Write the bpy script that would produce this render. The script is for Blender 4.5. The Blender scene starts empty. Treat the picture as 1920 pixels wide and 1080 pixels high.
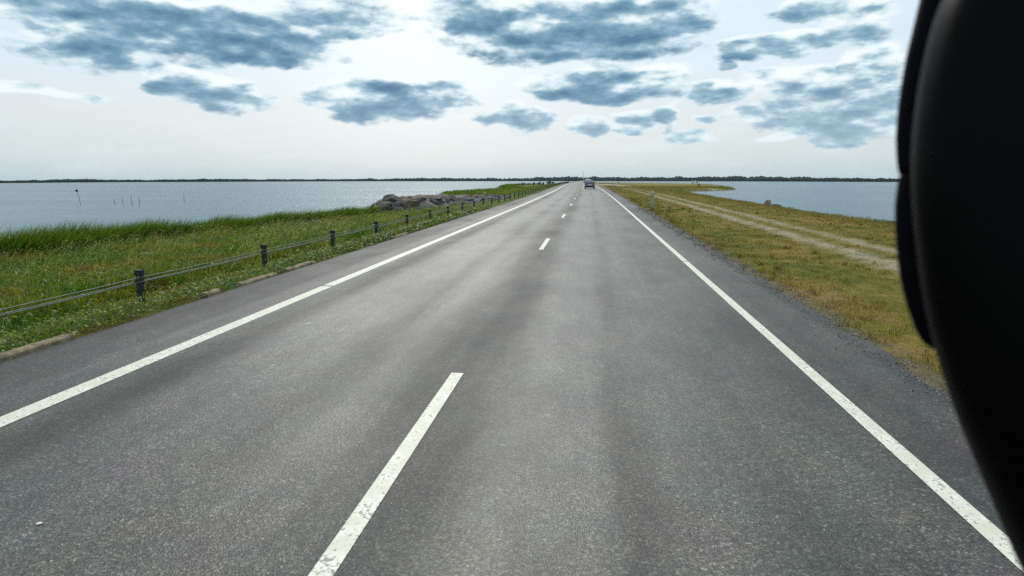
import bpy, bmesh, math, random
import numpy as np
from mathutils import Vector, Matrix, noise as mnoise

S = bpy.context.scene
COL = S.collection
R = math.radians
random.seed(7)
rng = np.random.default_rng(11)

# ------------------------------------------------------------------ camera
CAM_H = 2.1
cd = bpy.data.cameras.new('camera')
cam = bpy.data.objects.new('camera', cd)
COL.objects.link(cam)
cam.location = (0, 0, CAM_H)
cam.rotation_euler = (R(90 - 9.938), 0, R(7.128))
cd.sensor_width = 36.0
cd.lens = 21.5625
cd.clip_start = 0.02
cd.clip_end = 30000
cd.dof.use_dof = True
cd.dof.focus_distance = 60.0
cd.dof.aperture_fstop = 6.5
S.camera = cam

# ------------------------------------------------------------------ colour management, sun
S.view_settings.view_transform = 'Standard'
S.view_settings.look = 'None'
S.view_settings.gamma = 1.0
S.view_settings.exposure = 0.22
S.view_settings.use_curve_mapping = False
S.cycles.volume_bounces = 0
S.cycles.max_bounces = 6
S.cycles.use_denoising = False
S.cycles.sample_clamp_indirect = 3.0
S.cycles.sample_clamp_direct = 6.0

SUN_EL, SUN_AZ = 42.0, -14.0          # azimuth measured from the road direction (+Y) to the right
sl = bpy.data.lights.new('sun', 'SUN')
sl.energy = 1.8
sl.angle = R(9.0)
sl.color = (1.0, 0.95, 0.86)
sun = bpy.data.objects.new('sun', sl)
COL.objects.link(sun)
sd = Vector((math.sin(R(SUN_AZ)) * math.cos(R(SUN_EL)), math.cos(R(SUN_AZ)) * math.cos(R(SUN_EL)), math.sin(R(SUN_EL))))
sun.rotation_euler = sd.to_track_quat('Z', 'Y').to_euler()


# ------------------------------------------------------------------ node helper
class NG:
    def __init__(self, tree):
        self.t = tree
        self.n = tree.nodes
        self.l = tree.links

    def node(self, typ, **kw):
        nd = self.n.new(typ)
        for k, v in kw.items():
            setattr(nd, k, v)
        return nd

    def put(self, sock, v):
        if v is None:
            return
        if isinstance(v, bpy.types.NodeSocket):
            self.l.new(v, sock)
        else:
            if isinstance(v, (tuple, list)) and len(v) == 3 and sock.type == 'RGBA':
                v = (*v, 1)
            sock.default_value = v

    def m(self, op, a, b=None, c=None, clamp=False):
        nd = self.node('ShaderNodeMath', operation=op, use_clamp=clamp)
        self.put(nd.inputs[0], a)
        self.put(nd.inputs[1], b)
        self.put(nd.inputs[2], c)
        return nd.outputs[0]

    def v(self, op, a, b=None, c=None, out='Vector'):
        nd = self.node('ShaderNodeVectorMath', operation=op)
        self.put(nd.inputs[0], a)
        self.put(nd.inputs[1], b)
        if c is not None:
            self.put(nd.inputs[2], c)
        return nd.outputs[out]

    def comb(self, x, y, z):
        nd = self.node('ShaderNodeCombineXYZ')
        self.put(nd.inputs[0], x); self.put(nd.inputs[1], y); self.put(nd.inputs[2], z)
        return nd.outputs[0]

    def sep(self, vec):
        nd = self.node('ShaderNodeSeparateXYZ')
        self.put(nd.inputs[0], vec)
        return nd.outputs

    def noise(self, vec, scale, detail=4, rough=0.5, out='Fac', dist=0.0):
        nd = self.node('ShaderNodeTexNoise')
        self.put(nd.inputs['Vector'], vec)
        nd.inputs['Scale'].default_value = scale
        nd.inputs['Detail'].default_value = detail
        nd.inputs['Roughness'].default_value = rough
        nd.inputs['Distortion'].default_value = dist
        return nd.outputs[out]

    def voro(self, vec, scale, out='Distance', feature='F1'):
        nd = self.node('ShaderNodeTexVoronoi', feature=feature)
        self.put(nd.inputs['Vector'], vec)
        nd.inputs['Scale'].default_value = scale
        return nd.outputs[out]

    def rng(self, val, a, b, c=0.0, d=1.0, smooth=True):
        nd = self.node('ShaderNodeMapRange', interpolation_type='SMOOTHSTEP' if smooth else 'LINEAR')
        self.put(nd.inputs[0], val)
        nd.inputs[1].default_value = a; nd.inputs[2].default_value = b
        nd.inputs[3].default_value = c; nd.inputs[4].default_value = d
        return nd.outputs[0]

    def mix(self, f, a, b, mode='MIX'):
        nd = self.node('ShaderNodeMix', data_type='RGBA', blend_type=mode)
        self.put(nd.inputs[0], f)
        self.put(nd.inputs[6], a)
        self.put(nd.inputs[7], b)
        return nd.outputs[2]

    def ramp(self, f, stops, interp='LINEAR'):
        nd = self.node('ShaderNodeValToRGB')
        cr = nd.color_ramp
        cr.interpolation = interp
        while len(cr.elements) > 1:
            cr.elements.remove(cr.elements[-1])
        for i, (p, c) in enumerate(stops):
            e = cr.elements[0] if i == 0 else cr.elements.new(p)
            e.position = p
            e.color = (*c, 1) if len(c) == 3 else c
        self.put(nd.inputs[0], f)
        return nd.outputs[0]

    def attr(self, name, out='Fac'):
        return self.node('ShaderNodeAttribute', attribute_name=name).outputs[out]

    def bump(self, h, strength, dist=0.01):
        nd = self.node('ShaderNodeBump')
        self.put(nd.inputs['Height'], h)
        nd.inputs['Strength'].default_value = strength
        nd.inputs['Distance'].default_value = dist
        return nd.outputs[0]


# ------------------------------------------------------------------ world: hazy summer sky with broken cumulus
# each cloud lobe: azimuth from the road, elevation, half width, half height (degrees), darkness of its core
CLOUDS = [(-31.9, 11.58, 9.3, 1.88, 1.0), (-35.5, 12.72, 11.95, 1.12, 0.95), (-22.7, 13.69, 5.64, 1.69, 0.7), (-40.9, 9.91, 3.6, 1.65, 0.6), (-38.8, 9.58, 2.06, 1.05, 0.8), (-29.2, 10.62, 6.9, 1.13, 1.0), (-44.1, 11.76, 3.29, 0.75, 0.5), (-45.0, 6.25, 5.09, 0.36, 0.12), (-43.9, 8.91, 0.49, 0.32, 0.35), (-34.6, 7.85, 2.1, 1.25, 0.75), (-31.4, 6.95, 3.1, 1.2, 0.65), (-29.0, 6.75, 1.3, 0.5, 0.40), (-17.8, 6.96, 6.47, 1.52, 0.95), (-16.7, 6.22, 4.67, 0.73, 0.95), (-19.1, 8.17, 2.06, 0.97, 0.7), (-13.3, 7.85, 2.36, 0.81, 0.6), (-9.9, 13.96, 3.97, 1.58, 0.95), (-1.5, 12.57, 10.62, 1.78, 1.0), (-3.3, 11.62, 6.1, 1.2, 1.0), (5.8, 13.02, 4.68, 1.48, 0.8), (0.3, 14.69, 9.13, 0.9, 0.9), (0.9, 8.18, 6.54, 1.25, 1.0), (-0.0, 8.95, 2.82, 1.15, 0.8), (4.9, 9.04, 2.96, 0.96, 0.6), (1.0, 7.28, 3.76, 0.54, 1.0), (-6.4, 5.52, 2.99, 0.88, 0.75), (-7.0, 6.21, 1.44, 0.64, 0.55), (0.2, 4.64, 1.81, 0.79, 0.65), (3.5, 4.47, 1.4, 0.41, 0.55), (6.2, 5.69, 1.19, 0.81, 0.75), (4.1, 5.55, 1.76, 0.45, 0.4), (8.7, 3.88, 2.24, 0.41, 0.4), (6.5, 4.41, 0.41, 0.36, 0.5), (10.0, 5.37, 0.97, 0.31, 0.35), (10.1, 7.46, 2.1, 0.78, 0.75), (12.2, 7.67, 1.92, 0.6, 0.6), (12.4, 10.71, 2.61, 0.7, 0.8), (16.9, 10.94, 5.12, 0.71, 0.65), (20.3, 11.25, 2.04, 0.85, 0.5), (10.9, 9.5, 0.9, 0.30, 0.45), (17.1, 8.03, 4.36, 1.23, 0.6), (22.3, 8.45, 2.53, 1.33, 0.6), (16.5, 5.57, 4.85, 1.02, 0.6), (21.1, 5.56, 4.85, 1.22, 0.85), (20.9, 4.22, 4.15, 0.91, 0.9), (20.8, 3.23, 1.9, 0.54, 0.7), (19.3, 2.93, 1.17, 0.34, 0.5), (16.6, 3.64, 2.44, 0.26, 0.3), (17.1, 13.25, 2.03, 0.77, 0.5), (21.2, 12.91, 2.18, 0.93, 0.3), (25.3, 6.29, 3.07, 1.55, 0.7), (29.3, 8.17, 3.69, 2.17, 0.7),
          (-62, 9, 8, 1.8, 0.7), (-75, 12, 10, 2.2, 0.9), (48, 8, 8, 1.6, 0.7), (66, 12, 12, 2.6, 0.9), (-30, 19, 14, 2.6, 0.9), (6, 20, 13, 2.4, 0.8), (34, 17, 9, 2.0, 0.7)]

world = bpy.data.worlds.new('World')
S.world = world
world.use_nodes = True
g = NG(world.node_tree)
g.n.clear()
D = g.node('ShaderNodeTexCoord').outputs['Generated']
sky = g.node('ShaderNodeTexSky', sky_type='NISHITA')
sky.sun_disc = False
sky.sun_elevation = R(SUN_EL)
sky.sun_rotation = R(SUN_AZ)
sky.air_density = 1.0
sky.dust_density = 2.0
sky.ozone_density = 1.5
dx, dy, dz = g.sep(D)
AZ = g.m('MULTIPLY', g.m('ARCTAN2', dx, dy), 57.29578)
EL = g.m('MULTIPLY', g.m('ARCSINE', dz), 57.29578)
Dn = g.v('MULTIPLY', D, (1.0, 1.0, 2.5))
n_big = g.noise(Dn, 19, 8, 0.52)
n_int = g.noise(g.v('MULTIPLY', D, (1.0, 1.0, 3.4)), 13, 6, 0.47)
n_low = g.noise(Dn, 9, 3, 0.5)
n_col = g.noise(Dn, 11, 4, 0.55, out='Color')
wv = g.v('MULTIPLY', g.v('SUBTRACT', n_col, (0.5, 0.5, 0.5)), (5.0, 2.0, 0.0))
AE = g.v('ADD', g.comb(AZ, EL, 0.0), wv)
dmin, dark = None, None
for a0, e0, ra, re, w in CLOUDS:
    ra_ = ra * 1.06 + .10
    re_ = re * 1.16 + .06
    q = g.v('MULTIPLY_ADD', AE, (1 / ra_, 1 / re_, 0.0), (-a0 / ra_, -e0 / re_, 0.0))
    d2 = g.v('DOT_PRODUCT', q, q, out='Value')
    dl = g.v('DOT_PRODUCT', q, g.v('ADD', q, (0.0, 0.75, 0.0)), out='Value')
    k = g.m('MULTIPLY_ADD', dl, -w, w)
    dmin = d2 if dmin is None else g.m('MINIMUM', dmin, d2)
    dark = k if dark is None else g.m('MAXIMUM', dark, k)
shape = g.m('SUBTRACT', 1.0, dmin)
# relief: the same noise a little nearer the zenith, so lobes get lit tops
n_up = g.noise(g.v('ADD', Dn, (0.0, 0.0, 0.034)), 19, 8, 0.52)
relief = g.m('SUBTRACT', n_up, n_big)
# overhead and behind the viewer: free cloud field
high = g.noise(g.v('MULTIPLY', D, (1.0, 1.0, 1.6)), 3.2, 7, 0.58)
hmask = g.rng(EL, 17, 28)
behind = g.rng(dy, 0.35, -0.1)
hk = g.m('MULTIPLY', g.m('MAXIMUM', hmask, behind), g.rng(high, 0.44, 0.72, -0.4, 1.2, smooth=False))
free = g.m('SUBTRACT', hk, g.m('MULTIPLY', g.m('SUBTRACT', 1.0, g.m('MAXIMUM', hmask, behind)), 4.0))
shape = g.m('MAXIMUM', shape, free)
dark = g.m('MAXIMUM', dark, free)
vb = g.node('ShaderNodeTexVoronoi', feature='F1')
g.put(vb.inputs['Vector'], g.v('ADD', g.v('MULTIPLY', D, (1.0, 1.0, 1.7)), g.v('MULTIPLY', g.v('SUBTRACT', g.noise(Dn, 30, 4, 0.6, out='Color'), (0.5, 0.5, 0.5)), (0.03, 0.03, 0.03))))
vb.inputs['Scale'].default_value = 26
vb.inputs['Detail'].default_value = 2.0
vb.inputs['Roughness'].default_value = 0.55
billow = g.m('SUBTRACT', 0.50, vb.outputs['Distance'])
nz = g.m('ADD', g.m('MULTIPLY', g.m('SUBTRACT', n_big, 0.5), 0.72), g.m('MULTIPLY', billow, 0.26))
nl = g.m('SUBTRACT', n_low, 0.5)
dens = g.m('ADD', g.m('MULTIPLY_ADD', nz, 2.1, g.m('MULTIPLY_ADD', nl, 0.5, shape)), 0.54)
alpha = g.rng(dens, -0.20, 0.70)
ni = g.m('SUBTRACT', n_int, 0.5)
dk = g.m('ADD', g.m('MULTIPLY_ADD', nz, 1.1, g.m('MULTIPLY_ADD', ni, 1.7, dark)), g.m('MULTIPLY_ADD', relief, -2.1, g.m('MULTIPLY', nl, 0.9)))
core = g.rng(dk, -0.36, 1.42, smooth=False)
# sky between the clouds: Nishita under a bright thin veil
t_el = g.m('DIVIDE', EL, 90.0, clamp=True)
veil = g.ramp(t_el, [(0.0, (4.7, 6.2, 6.9)), (0.02, (5.5, 6.5, 7.0)), (0.06, (6.3, 6.8, 7.1)), (0.11, (6.3, 7.4, 8.1)), (0.17, (6.4, 7.8, 8.8)), (0.35, (5.0, 6.4, 7.6)), (1.0, (3.0, 4.2, 5.8))])
base = g.mix(0.82, sky.outputs[0], veil)
# forward-scattered brightness of the veil round the sun
sdot = g.v('DOT_PRODUCT', D, tuple(Vector((math.sin(R(-16)) * math.cos(R(15)), math.cos(R(-16)) * math.cos(R(15)), math.sin(R(15))))), out='Value')
glow = g.m('POWER', g.m('MAXIMUM', sdot, 0.0), 55.0)
base = g.mix(g.m('MULTIPLY', glow, 0.85), base, (8.9, 9.3, 9.3))
wisp = g.rng(g.noise(g.v('MULTIPLY', D, (1, 1, 3.5)), 9, 6, 0.6), 0.45, 0.75)
base = g.mix(g.m('MULTIPLY', wisp, 0.3), base, (7.4, 8.1, 8.4))
ccol = g.ramp(core, [(0.0, (8.2, 8.7, 8.9)), (0.12, (7.5, 8.3, 8.6)), (0.28, (5.6, 6.9, 7.4)), (0.45, (3.0, 4.5, 5.5)), (0.68, (1.6, 3.0, 4.15)), (1.0, (0.82, 1.8, 2.95))])
# low clouds seen through more air
ccol = g.mix(g.rng(EL, 9, 2, 0.0, 0.35), ccol, (5.6, 6.9, 7.5))
final = g.mix(g.m('MULTIPLY', alpha, 0.98), base, ccol)
bg = g.node('ShaderNodeBackground')
g.put(bg.inputs[0], final)
bg.inputs[1].default_value = 0.1
g.l.new(bg.outputs[0], g.node('ShaderNodeOutputWorld').inputs[0])
world.cycles.sampling_method = 'MANUAL'
world.cycles.sample_map_resolution = 512


# ------------------------------------------------------------------ terrain functions
def zr(y):
    """height of the road: a slight rise that levels out on the causeway"""
    y = np.asarray(y, float)
    t = np.clip((y - 120) / 130, 0, 1)
    return np.where(y < 120, .00565 * y, .00565 * 120 + .00565 * 130 * (t - t * t / 2))


def cx(y):
    """sideways drift of the road axis, a faint bend to the left"""
    y = np.asarray(y, float)
    a = -1e-4 * np.clip(y - 40, 0, 90) ** 2
    return a - .012 * np.clip(y - 130, 0, None)


WATER = -1.3
LAND = np.array([(-23, -60), (-23, 0), (-22.6, 21), (-21.6, 33), (-18.6, 45), (-17.6, 49), (-18.6, 52), (-19.2, 58), (-17, 66), (-14, 75), (-17, 92),
                 (-31, 123), (-33, 150), (-29, 205), (-27, 232), (-34, 262), (-43, 292), (-46, 330), (-53, 385), (-55, 440), (-44, 520), (-30, 620), (-24, 800), (-40, 2000), (-80, 2900),
                 (-1200, 3300), (-1400, 5000), (1400, 5000), (1200, 3000), (-10, 2700), (-8, 1400), (4, 950), (40, 780), (90, 620), (100, 520), (78, 370), (60, 285), (55, 243), (46, 218), (30, 196), (26.5, 174), (23.5, 150), (20.5, 110), (19.6, 75),
                 (19.2, 52), (19.8, 38), (20, 10), (21, -60)], float)
JETTY = np.array([(-18.2, 55.0), (-16.9, 53.2), (-10.6, 62.6), (-8.6, 66), (-9.5, 72), (-18.5, 64)], float)


def sdist(px, py, poly):
    """signed distance to a polygon, positive inside"""
    px = np.asarray(px, float).ravel(); py = np.asarray(py, float).ravel()
    best = np.full(px.shape, 1e18)
    inside = np.zeros(px.shape, bool)
    n = len(poly)
    for i in range(n):
        ax, ay = poly[i]; bx, by = poly[(i + 1) % n]
        ex, ey = bx - ax, by - ay
        t = np.clip(((px - ax) * ex + (py - ay) * ey) / (ex * ex + ey * ey), 0, 1)
        best = np.minimum(best, (px - ax - t * ex) ** 2 + (py - ay - t * ey) ** 2)
        cr = ((ay > py) != (by > py)) & (px < ex * (py - ay) / (ey if abs(ey) > 1e-9 else 1e-9) + ax)
        inside ^= cr
    d = np.sqrt(best)
    return np.where(inside, d, -d)


def wob(x, y, s, seed=0.0):
    """cheap smooth pseudo-noise, -1..1"""
    return (np.sin(x * s * 1.3 + y * s * .7 + seed) + np.sin(x * s * -.6 + y * s * 1.9 + 2.1 + seed * 1.7) + np.sin(x * s * 2.7 - y * s * 2.2 + seed * .6)) / 3


UL = np.array([-60, -24, -16, -11, -8.2, -6.9, -6.6, -6.5, 3.1, 3.2, 3.7, 5, 10, 16, 30, 60], float)
ZL = np.array([-1.05, -1.0, -.80, -.38, -.10, -.03, -.20, -.45, -.45, -.20, -.03, -.09, -.20, -.45, -.62, -.65], float)


def ground(x, y):
    shp = np.shape(x)
    x = np.asarray(x, float).ravel(); y = np.asarray(y, float).ravel()
    u = x - cx(y)
    w = np.clip((np.abs(u) - 11) / 16, 0, 1); w = w * w * (3 - 2 * w)
    prof = np.interp(u, UL, ZL)
    z = (zr(y) + prof) * (1 - w) + (np.where(u < 0, -.95, -.55)) * w
    soft = np.where((u > -6.7) & (u < 3.5), 0, 1)
    z = z + soft * (.035 * wob(x, y, 1.1) + .03 * wob(x, y, 2.9, 1.3)) * np.clip(np.abs(u) - 3, 0, 1)
    d = sdist(x, y, LAND) + .5 * wob(x, y, .7, 3.0) * np.clip(np.abs(u) / 10 - 1, 0, 1)
    z = np.minimum(z, np.clip(-1.45 + .42 * d, -3.0, 9))
    j = sdist(x, y, JETTY)
    z = np.maximum(z, np.where(j > -1.6, np.minimum(.43 + .05 * wob(x, y, 1.5), -.9 + 1.25 * (j + .25)), -9))
    return z.reshape(shp)


# ------------------------------------------------------------------ mesh helpers
def mesh_np(name, verts, faces_list, mat, parent=None, smooth=False, attrs=None):
    """verts (n,3); faces_list: list of integer arrays (m,k)"""
    me = bpy.data.meshes.new(name)
    verts = np.ascontiguousarray(verts, np.float32)
    me.vertices.add(len(verts))
    me.vertices.foreach_set('co', verts.ravel())
    loops = np.concatenate([f.ravel() for f in faces_list]).astype(np.int32)
    tot = np.concatenate([np.full(len(f), f.shape[1], np.int32) for f in faces_list])
    start = np.concatenate([[0], np.cumsum(tot)[:-1]]).astype(np.int32)
    me.loops.add(len(loops))
    me.loops.foreach_set('vertex_index', loops)
    me.polygons.add(len(tot))
    me.polygons.foreach_set('loop_start', start)
    me.polygons.foreach_set('loop_total', tot)
    if smooth:
        me.polygons.foreach_set('use_smooth', np.ones(len(tot), bool))
    for k, v in (attrs or {}).items():
        a = me.attributes.new(k, 'FLOAT', 'POINT')
        a.data.foreach_set('value', np.ascontiguousarray(v, np.float32))
    me.update(calc_edges=True)
    me.validate()
    if mat:
        me.materials.append(mat)
    o = bpy.data.objects.new(name, me)
    COL.objects.link(o)
    if parent:
        o.parent = parent
    return o


def bm_obj(name, bm, mat, parent=None, smooth=False, bevel=0.0, seg=2):
    me = bpy.data.meshes.new(name)
    bmesh.ops.recalc_face_normals(bm, faces=bm.faces[:])
    bm.to_mesh(me)
    bm.free()
    if mat:
        me.materials.append(mat)
    if smooth:
        for p in me.polygons:
            p.use_smooth = True
    o = bpy.data.objects.new(name, me)
    COL.objects.link(o)
    if parent:
        o.parent = parent
    if bevel:
        b = o.modifiers.new('bevel', 'BEVEL')
        b.width = bevel; b.segments = seg; b.limit_method = 'ANGLE'
    return o


def box(bm, x0, x1, y0, y1, z0, z1):
    vs = [bm.verts.new(p) for p in ((x0, y0, z0), (x1, y0, z0), (x1, y1, z0), (x0, y1, z0), (x0, y0, z1), (x1, y0, z1), (x1, y1, z1), (x0, y1, z1))]
    for f in ((0, 3, 2, 1), (4, 5, 6, 7), (0, 1, 5, 4), (1, 2, 6, 5), (2, 3, 7, 6), (3, 0, 4, 7)):
        bm.faces.new([vs[i] for i in f])


def tube(bm, pts, rad, n=8):
    rad = [rad] * len(pts) if not isinstance(rad, (list, tuple)) else rad
    rings = []
    for i, p in enumerate(pts):
        a = Vector(pts[max(0, i - 1)]); b = Vector(pts[min(len(pts) - 1, i + 1)])
        t = (b - a).normalized()
        s = t.cross(Vector((0, 0, 1)) if abs(t.z) < .9 else Vector((1, 0, 0))).normalized()
        r = s.cross(t)
        rings.append([bm.verts.new(Vector(p) + (s * math.cos(k * 2 * math.pi / n) + r * math.sin(k * 2 * math.pi / n)) * rad[i]) for k in range(n)])
    for q in range(len(rings) - 1):
        for k in range(n):
            bm.faces.new((rings[q][k], rings[q][(k + 1) % n], rings[q + 1][(k + 1) % n], rings[q + 1][k]))
    bm.faces.new(rings[0][::-1])
    bm.faces.new(rings[-1])


def loft(bm, rings):
    rr = [[bm.verts.new(p) for p in r] for r in rings]
    n = len(rr[0])
    for q in range(len(rr) - 1):
        for k in range(n):
            bm.faces.new((rr[q][k], rr[q][(k + 1) % n], rr[q + 1][(k + 1) % n], rr[q + 1][k]))
    bm.faces.new(rr[0][::-1])
    bm.faces.new(rr[-1])


def tag(o, label=None, cat=None, group=None, kind=None):
    if label: o['label'] = label
    if cat: o['category'] = cat
    if group: o['group'] = group
    if kind: o['kind'] = kind
    return o


def empty(name, loc, rz=0.0):
    o = bpy.data.objects.new(name, None)
    COL.objects.link(o)
    o.location = loc
    o.rotation_euler = (0, 0, rz)
    o.empty_display_size = .2
    return o


# ------------------------------------------------------------------ materials
def mat(name):
    m = bpy.data.materials.new(name)
    m.use_nodes = True
    gg = NG(m.node_tree)
    gg.n.clear()
    out = gg.node('ShaderNodeOutputMaterial')
    return m, gg, out


def principled(gg, out, color, rough=.6, normal=None, spec=.5, metallic=0.0):
    p = gg.node('ShaderNodeBsdfPrincipled')
    gg.put(p.inputs['Base Color'], color)
    gg.put(p.inputs['Roughness'], rough)
    gg.put(p.inputs['Specular IOR Level'], spec)
    gg.put(p.inputs['Metallic'], metallic)
    if normal is not None:
        gg.put(p.inputs['Normal'], normal)
    gg.l.new(p.outputs[0], out.inputs[0])
    return p


def simple(name, color, rough=.5, spec=.5, metallic=0.0, var=.25, scale=6.0, bump=0.0):
    m, gg, out = mat(name)
    co = gg.node('ShaderNodeTexCoord').outputs['Object']
    n = gg.noise(co, scale, 5, .6)
    dk = tuple(c * (1 - var) for c in color); lt = tuple(min(1, c * (1 + var)) for c in color)
    c = gg.mix(gg.rng(n, .3, .7), dk, lt)
    nm = gg.bump(gg.noise(co, scale * 6, 4, .6), bump, .02) if bump else None
    principled(gg, out, c, rough, nm, spec, metallic)
    return m


def geo_pos(gg):
    return gg.node('ShaderNodeNewGeometry').outputs['Position']


# asphalt: lateral bands follow the wheel paths, speckled with pale aggregate
def asphalt():
    m, gg, out = mat('asphalt')
    P = geo_pos(gg)
    px, py, pz = gg.sep(P)
    u0 = gg.attr('u')
    nw = gg.noise(gg.v('MULTIPLY', P, (.9, .12, 1)), 1.0, 5, .6)
    nw2 = gg.noise(P, 2.2, 5, .65)
    u = gg.m('ADD', u0, gg.m('ADD', gg.m('MULTIPLY_ADD', nw, .42, -.21), gg.m('MULTIPLY_ADD', nw2, .22, -.11)))
    t = gg.m('DIVIDE', gg.m('ADD', u, 7.5), 12.0, clamp=True)
    sh = (.046, .044, .043)
    road = (.073, .074, .066)

    def k(f, c=road):
        return tuple(v * f for v in c)
    st = [(-7.3, k(.9, sh)), (-5.75, k(1.0, sh)), (-5.55, k(1.35, sh)), (-5.2, k(1.3, sh)), (-5.0, k(.88)), (-4.75, k(.70)), (-4.45, k(.60)), (-4.05, k(.96)), (-3.3, k(1.08)), (-2.7, k(.80)),
          (-2.2, k(1.0)), (-1.75, k(.76)), (-1.3, k(.60)), (-.95, k(.72)), (-.5, k(1.10)), (.05, k(1.06)), (.28, k(.80)), (.42, k(.82)), (.75, k(1.08)), (1.3, k(.86)), (1.75, k(.84)), (2.2, k(.70)),
          (2.55, k(.72)), (2.8, k(1.02, sh)), (3.6, k(.92, sh))]
    st = [((a + 7.5) / 12.0, b) for a, b in st]
    col = gg.ramp(t, st)
    band = col
    # big soft patches, long streaks, dark stains
    pa = gg.noise(gg.v('MULTIPLY', P, (1, .35, 1)), .55, 5, .6)
    col = gg.mix(1.0, col, gg.ramp(pa, [(.32, (.50, .51, .53)), (.46, (.88, .89, .88)), (.56, (1.08, 1.08, 1.04)), (.7, (1.4, 1.38, 1.28))]), 'MULTIPLY')
    pb = gg.noise(gg.v('MULTIPLY', P, (5.5, .25, 1)), 1.0, 4, .6)
    col = gg.mix(1.0, col, gg.ramp(pb, [(.3, (.78, .78, .79)), (.7, (1.18, 1.18, 1.18))]), 'MULTIPLY')
    pc = gg.noise(P, 1.6, 3, .55, out='Color')
    col = gg.mix(.10, col, gg.mix(1.0, col, gg.v('MULTIPLY', pc, (2.0, 2.0, 2.0)), 'MULTIPLY'))
    # aggregate
    vc = gg.voro(P, 95, 'Color')
    vr = gg.sep(vc)[0]
    agg = gg.ramp(vr, [(0.0, (.34, .34, .35)), (.45, (.82, .82, .83)), (.8, (1.2, 1.19, 1.17)), (.93, (1.9, 1.86, 1.78)), (1.0, (3.2, 3.1, 2.95))])
    col = gg.mix(1.0, col, agg, 'MULTIPLY')
    ns = gg.noise(P, 42, 4, .7)
    col = gg.mix(1.0, col, gg.ramp(ns, [(.3, (.45, .45, .46)), (.5, (1, 1, 1)), (.7, (1.7, 1.69, 1.65))]), 'MULTIPLY')
    v2 = gg.sep(gg.voro(P, 60, 'Color'))[0]
    col = gg.mix(1.0, col, gg.ramp(v2, [(0.0, (.60, .60, .61)), (.35, (.88, .88, .89)), (.75, (1.12, 1.12, 1.10)), (1.0, (1.4, 1.38, 1.34))]), 'MULTIPLY')
    n3 = gg.noise(P, 11, 5, .75)
    col = gg.mix(1.0, col, gg.ramp(n3, [(.34, (.78, .78, .79)), (.5, (1, 1, 1)), (.66, (1.24, 1.24, 1.20))]), 'MULTIPLY')
    n4 = gg.noise(gg.v('MULTIPLY', P, (1, .6, 1)), 1.7, 6, .7)
    col = gg.mix(1.0, col, gg.ramp(n4, [(.36, (.74, .75, .77)), (.5, (1, 1, 1)), (.64, (1.24, 1.24, 1.18))]), 'MULTIPLY')
    tint_ = gg.noise(P, 1.1, 4, .6)
    col = gg.mix(.8, col, gg.mix(1.0, col, gg.ramp(tint_, [(.36, (1.16, .95, 1.10)), (.45, (1.10, 1.0, .90)), (.54, (1, 1, 1)), (.64, (.86, 1.07, 1.0))]), 'MULTIPLY'))
    # rare pale chips
    sp = gg.voro(P, 9, 'Distance')
    chip = gg.rng(sp, .07, .045)
    col = gg.mix(gg.m('MULTIPLY', chip, gg.rng(gg.noise(P, 3, 1), .5, .56)), col, (.34, .33, .30))
    h = gg.m('ADD', gg.voro(P, 95, 'Distance'), gg.m('MULTIPLY', ns, -1.2))
    nm = gg.bump(h, .35, .006)
    lum = gg.node('ShaderNodeRGBToBW'); gg.put(lum.inputs[0], band)
    rg = gg.m('ADD', gg.rng(lum.outputs[0], .030, .090, .70, .43), gg.rng(pa, .3, .7, .06, -.04))
    principled(gg, out, col, rg, nm, .5)
    return m


def paint_line():
    m, gg, out = mat('road_paint')
    P = geo_pos(gg)
    n1 = gg.noise(P, 34, 4, .7)
    n2 = gg.noise(P, 5, 3, .6)
    wear = gg.rng(gg.m('ADD', n1, gg.m('MULTIPLY_ADD', n2, .35, -.17)), .56, .63)
    c = gg.mix(gg.rng(n2, .3, .7), (.66, .63, .50), (.84, .81, .69))
    c = gg.mix(gg.m('MULTIPLY', wear, .8), c, (.14, .14, .135))
    principled(gg, out, c, .55, gg.bump(gg.noise(P, 70, 3), .3, .004), .4)
    return m


# colour of the right-hand verge; shared by ground sheet and blades
def verge_colour(gg, P):
    a = gg.noise(gg.v('MULTIPLY', P, (1, .55, 1)), .55, 5, .62)
    b = gg.noise(P, 2.3, 5, .65)
    f = gg.m('ADD', gg.m('MULTIPLY', a, .62), gg.m('MULTIPLY', b, .42))
    strip_ = gg.rng(gg.m('ABSOLUTE', gg.m('SUBTRACT', gg.sep(P)[0], 5.0)), 1.3, .2)
    f = gg.m('ADD', gg.m('SUBTRACT', f, .022), gg.m('MULTIPLY', strip_, .040))
    return gg.ramp(f, [(.32, (.32, .23, .12)), (.39, (.25, .16, .058)), (.46, (.23, .17, .038)), (.53, (.175, .150, .024)), (.60, (.120, .125, .014)), (.68, (.060, .085, .009))])


def meadow_colour(gg, P):
    a = gg.noise(P, .28, 6, .66)
    return gg.ramp(a, [(.37, (.23, .150, .042)), (.45, (.195, .175, .024)), (.51, (.105, .185, .008)), (.57, (.050, .140, .006)), (.66, (.032, .100, .014))])


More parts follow.
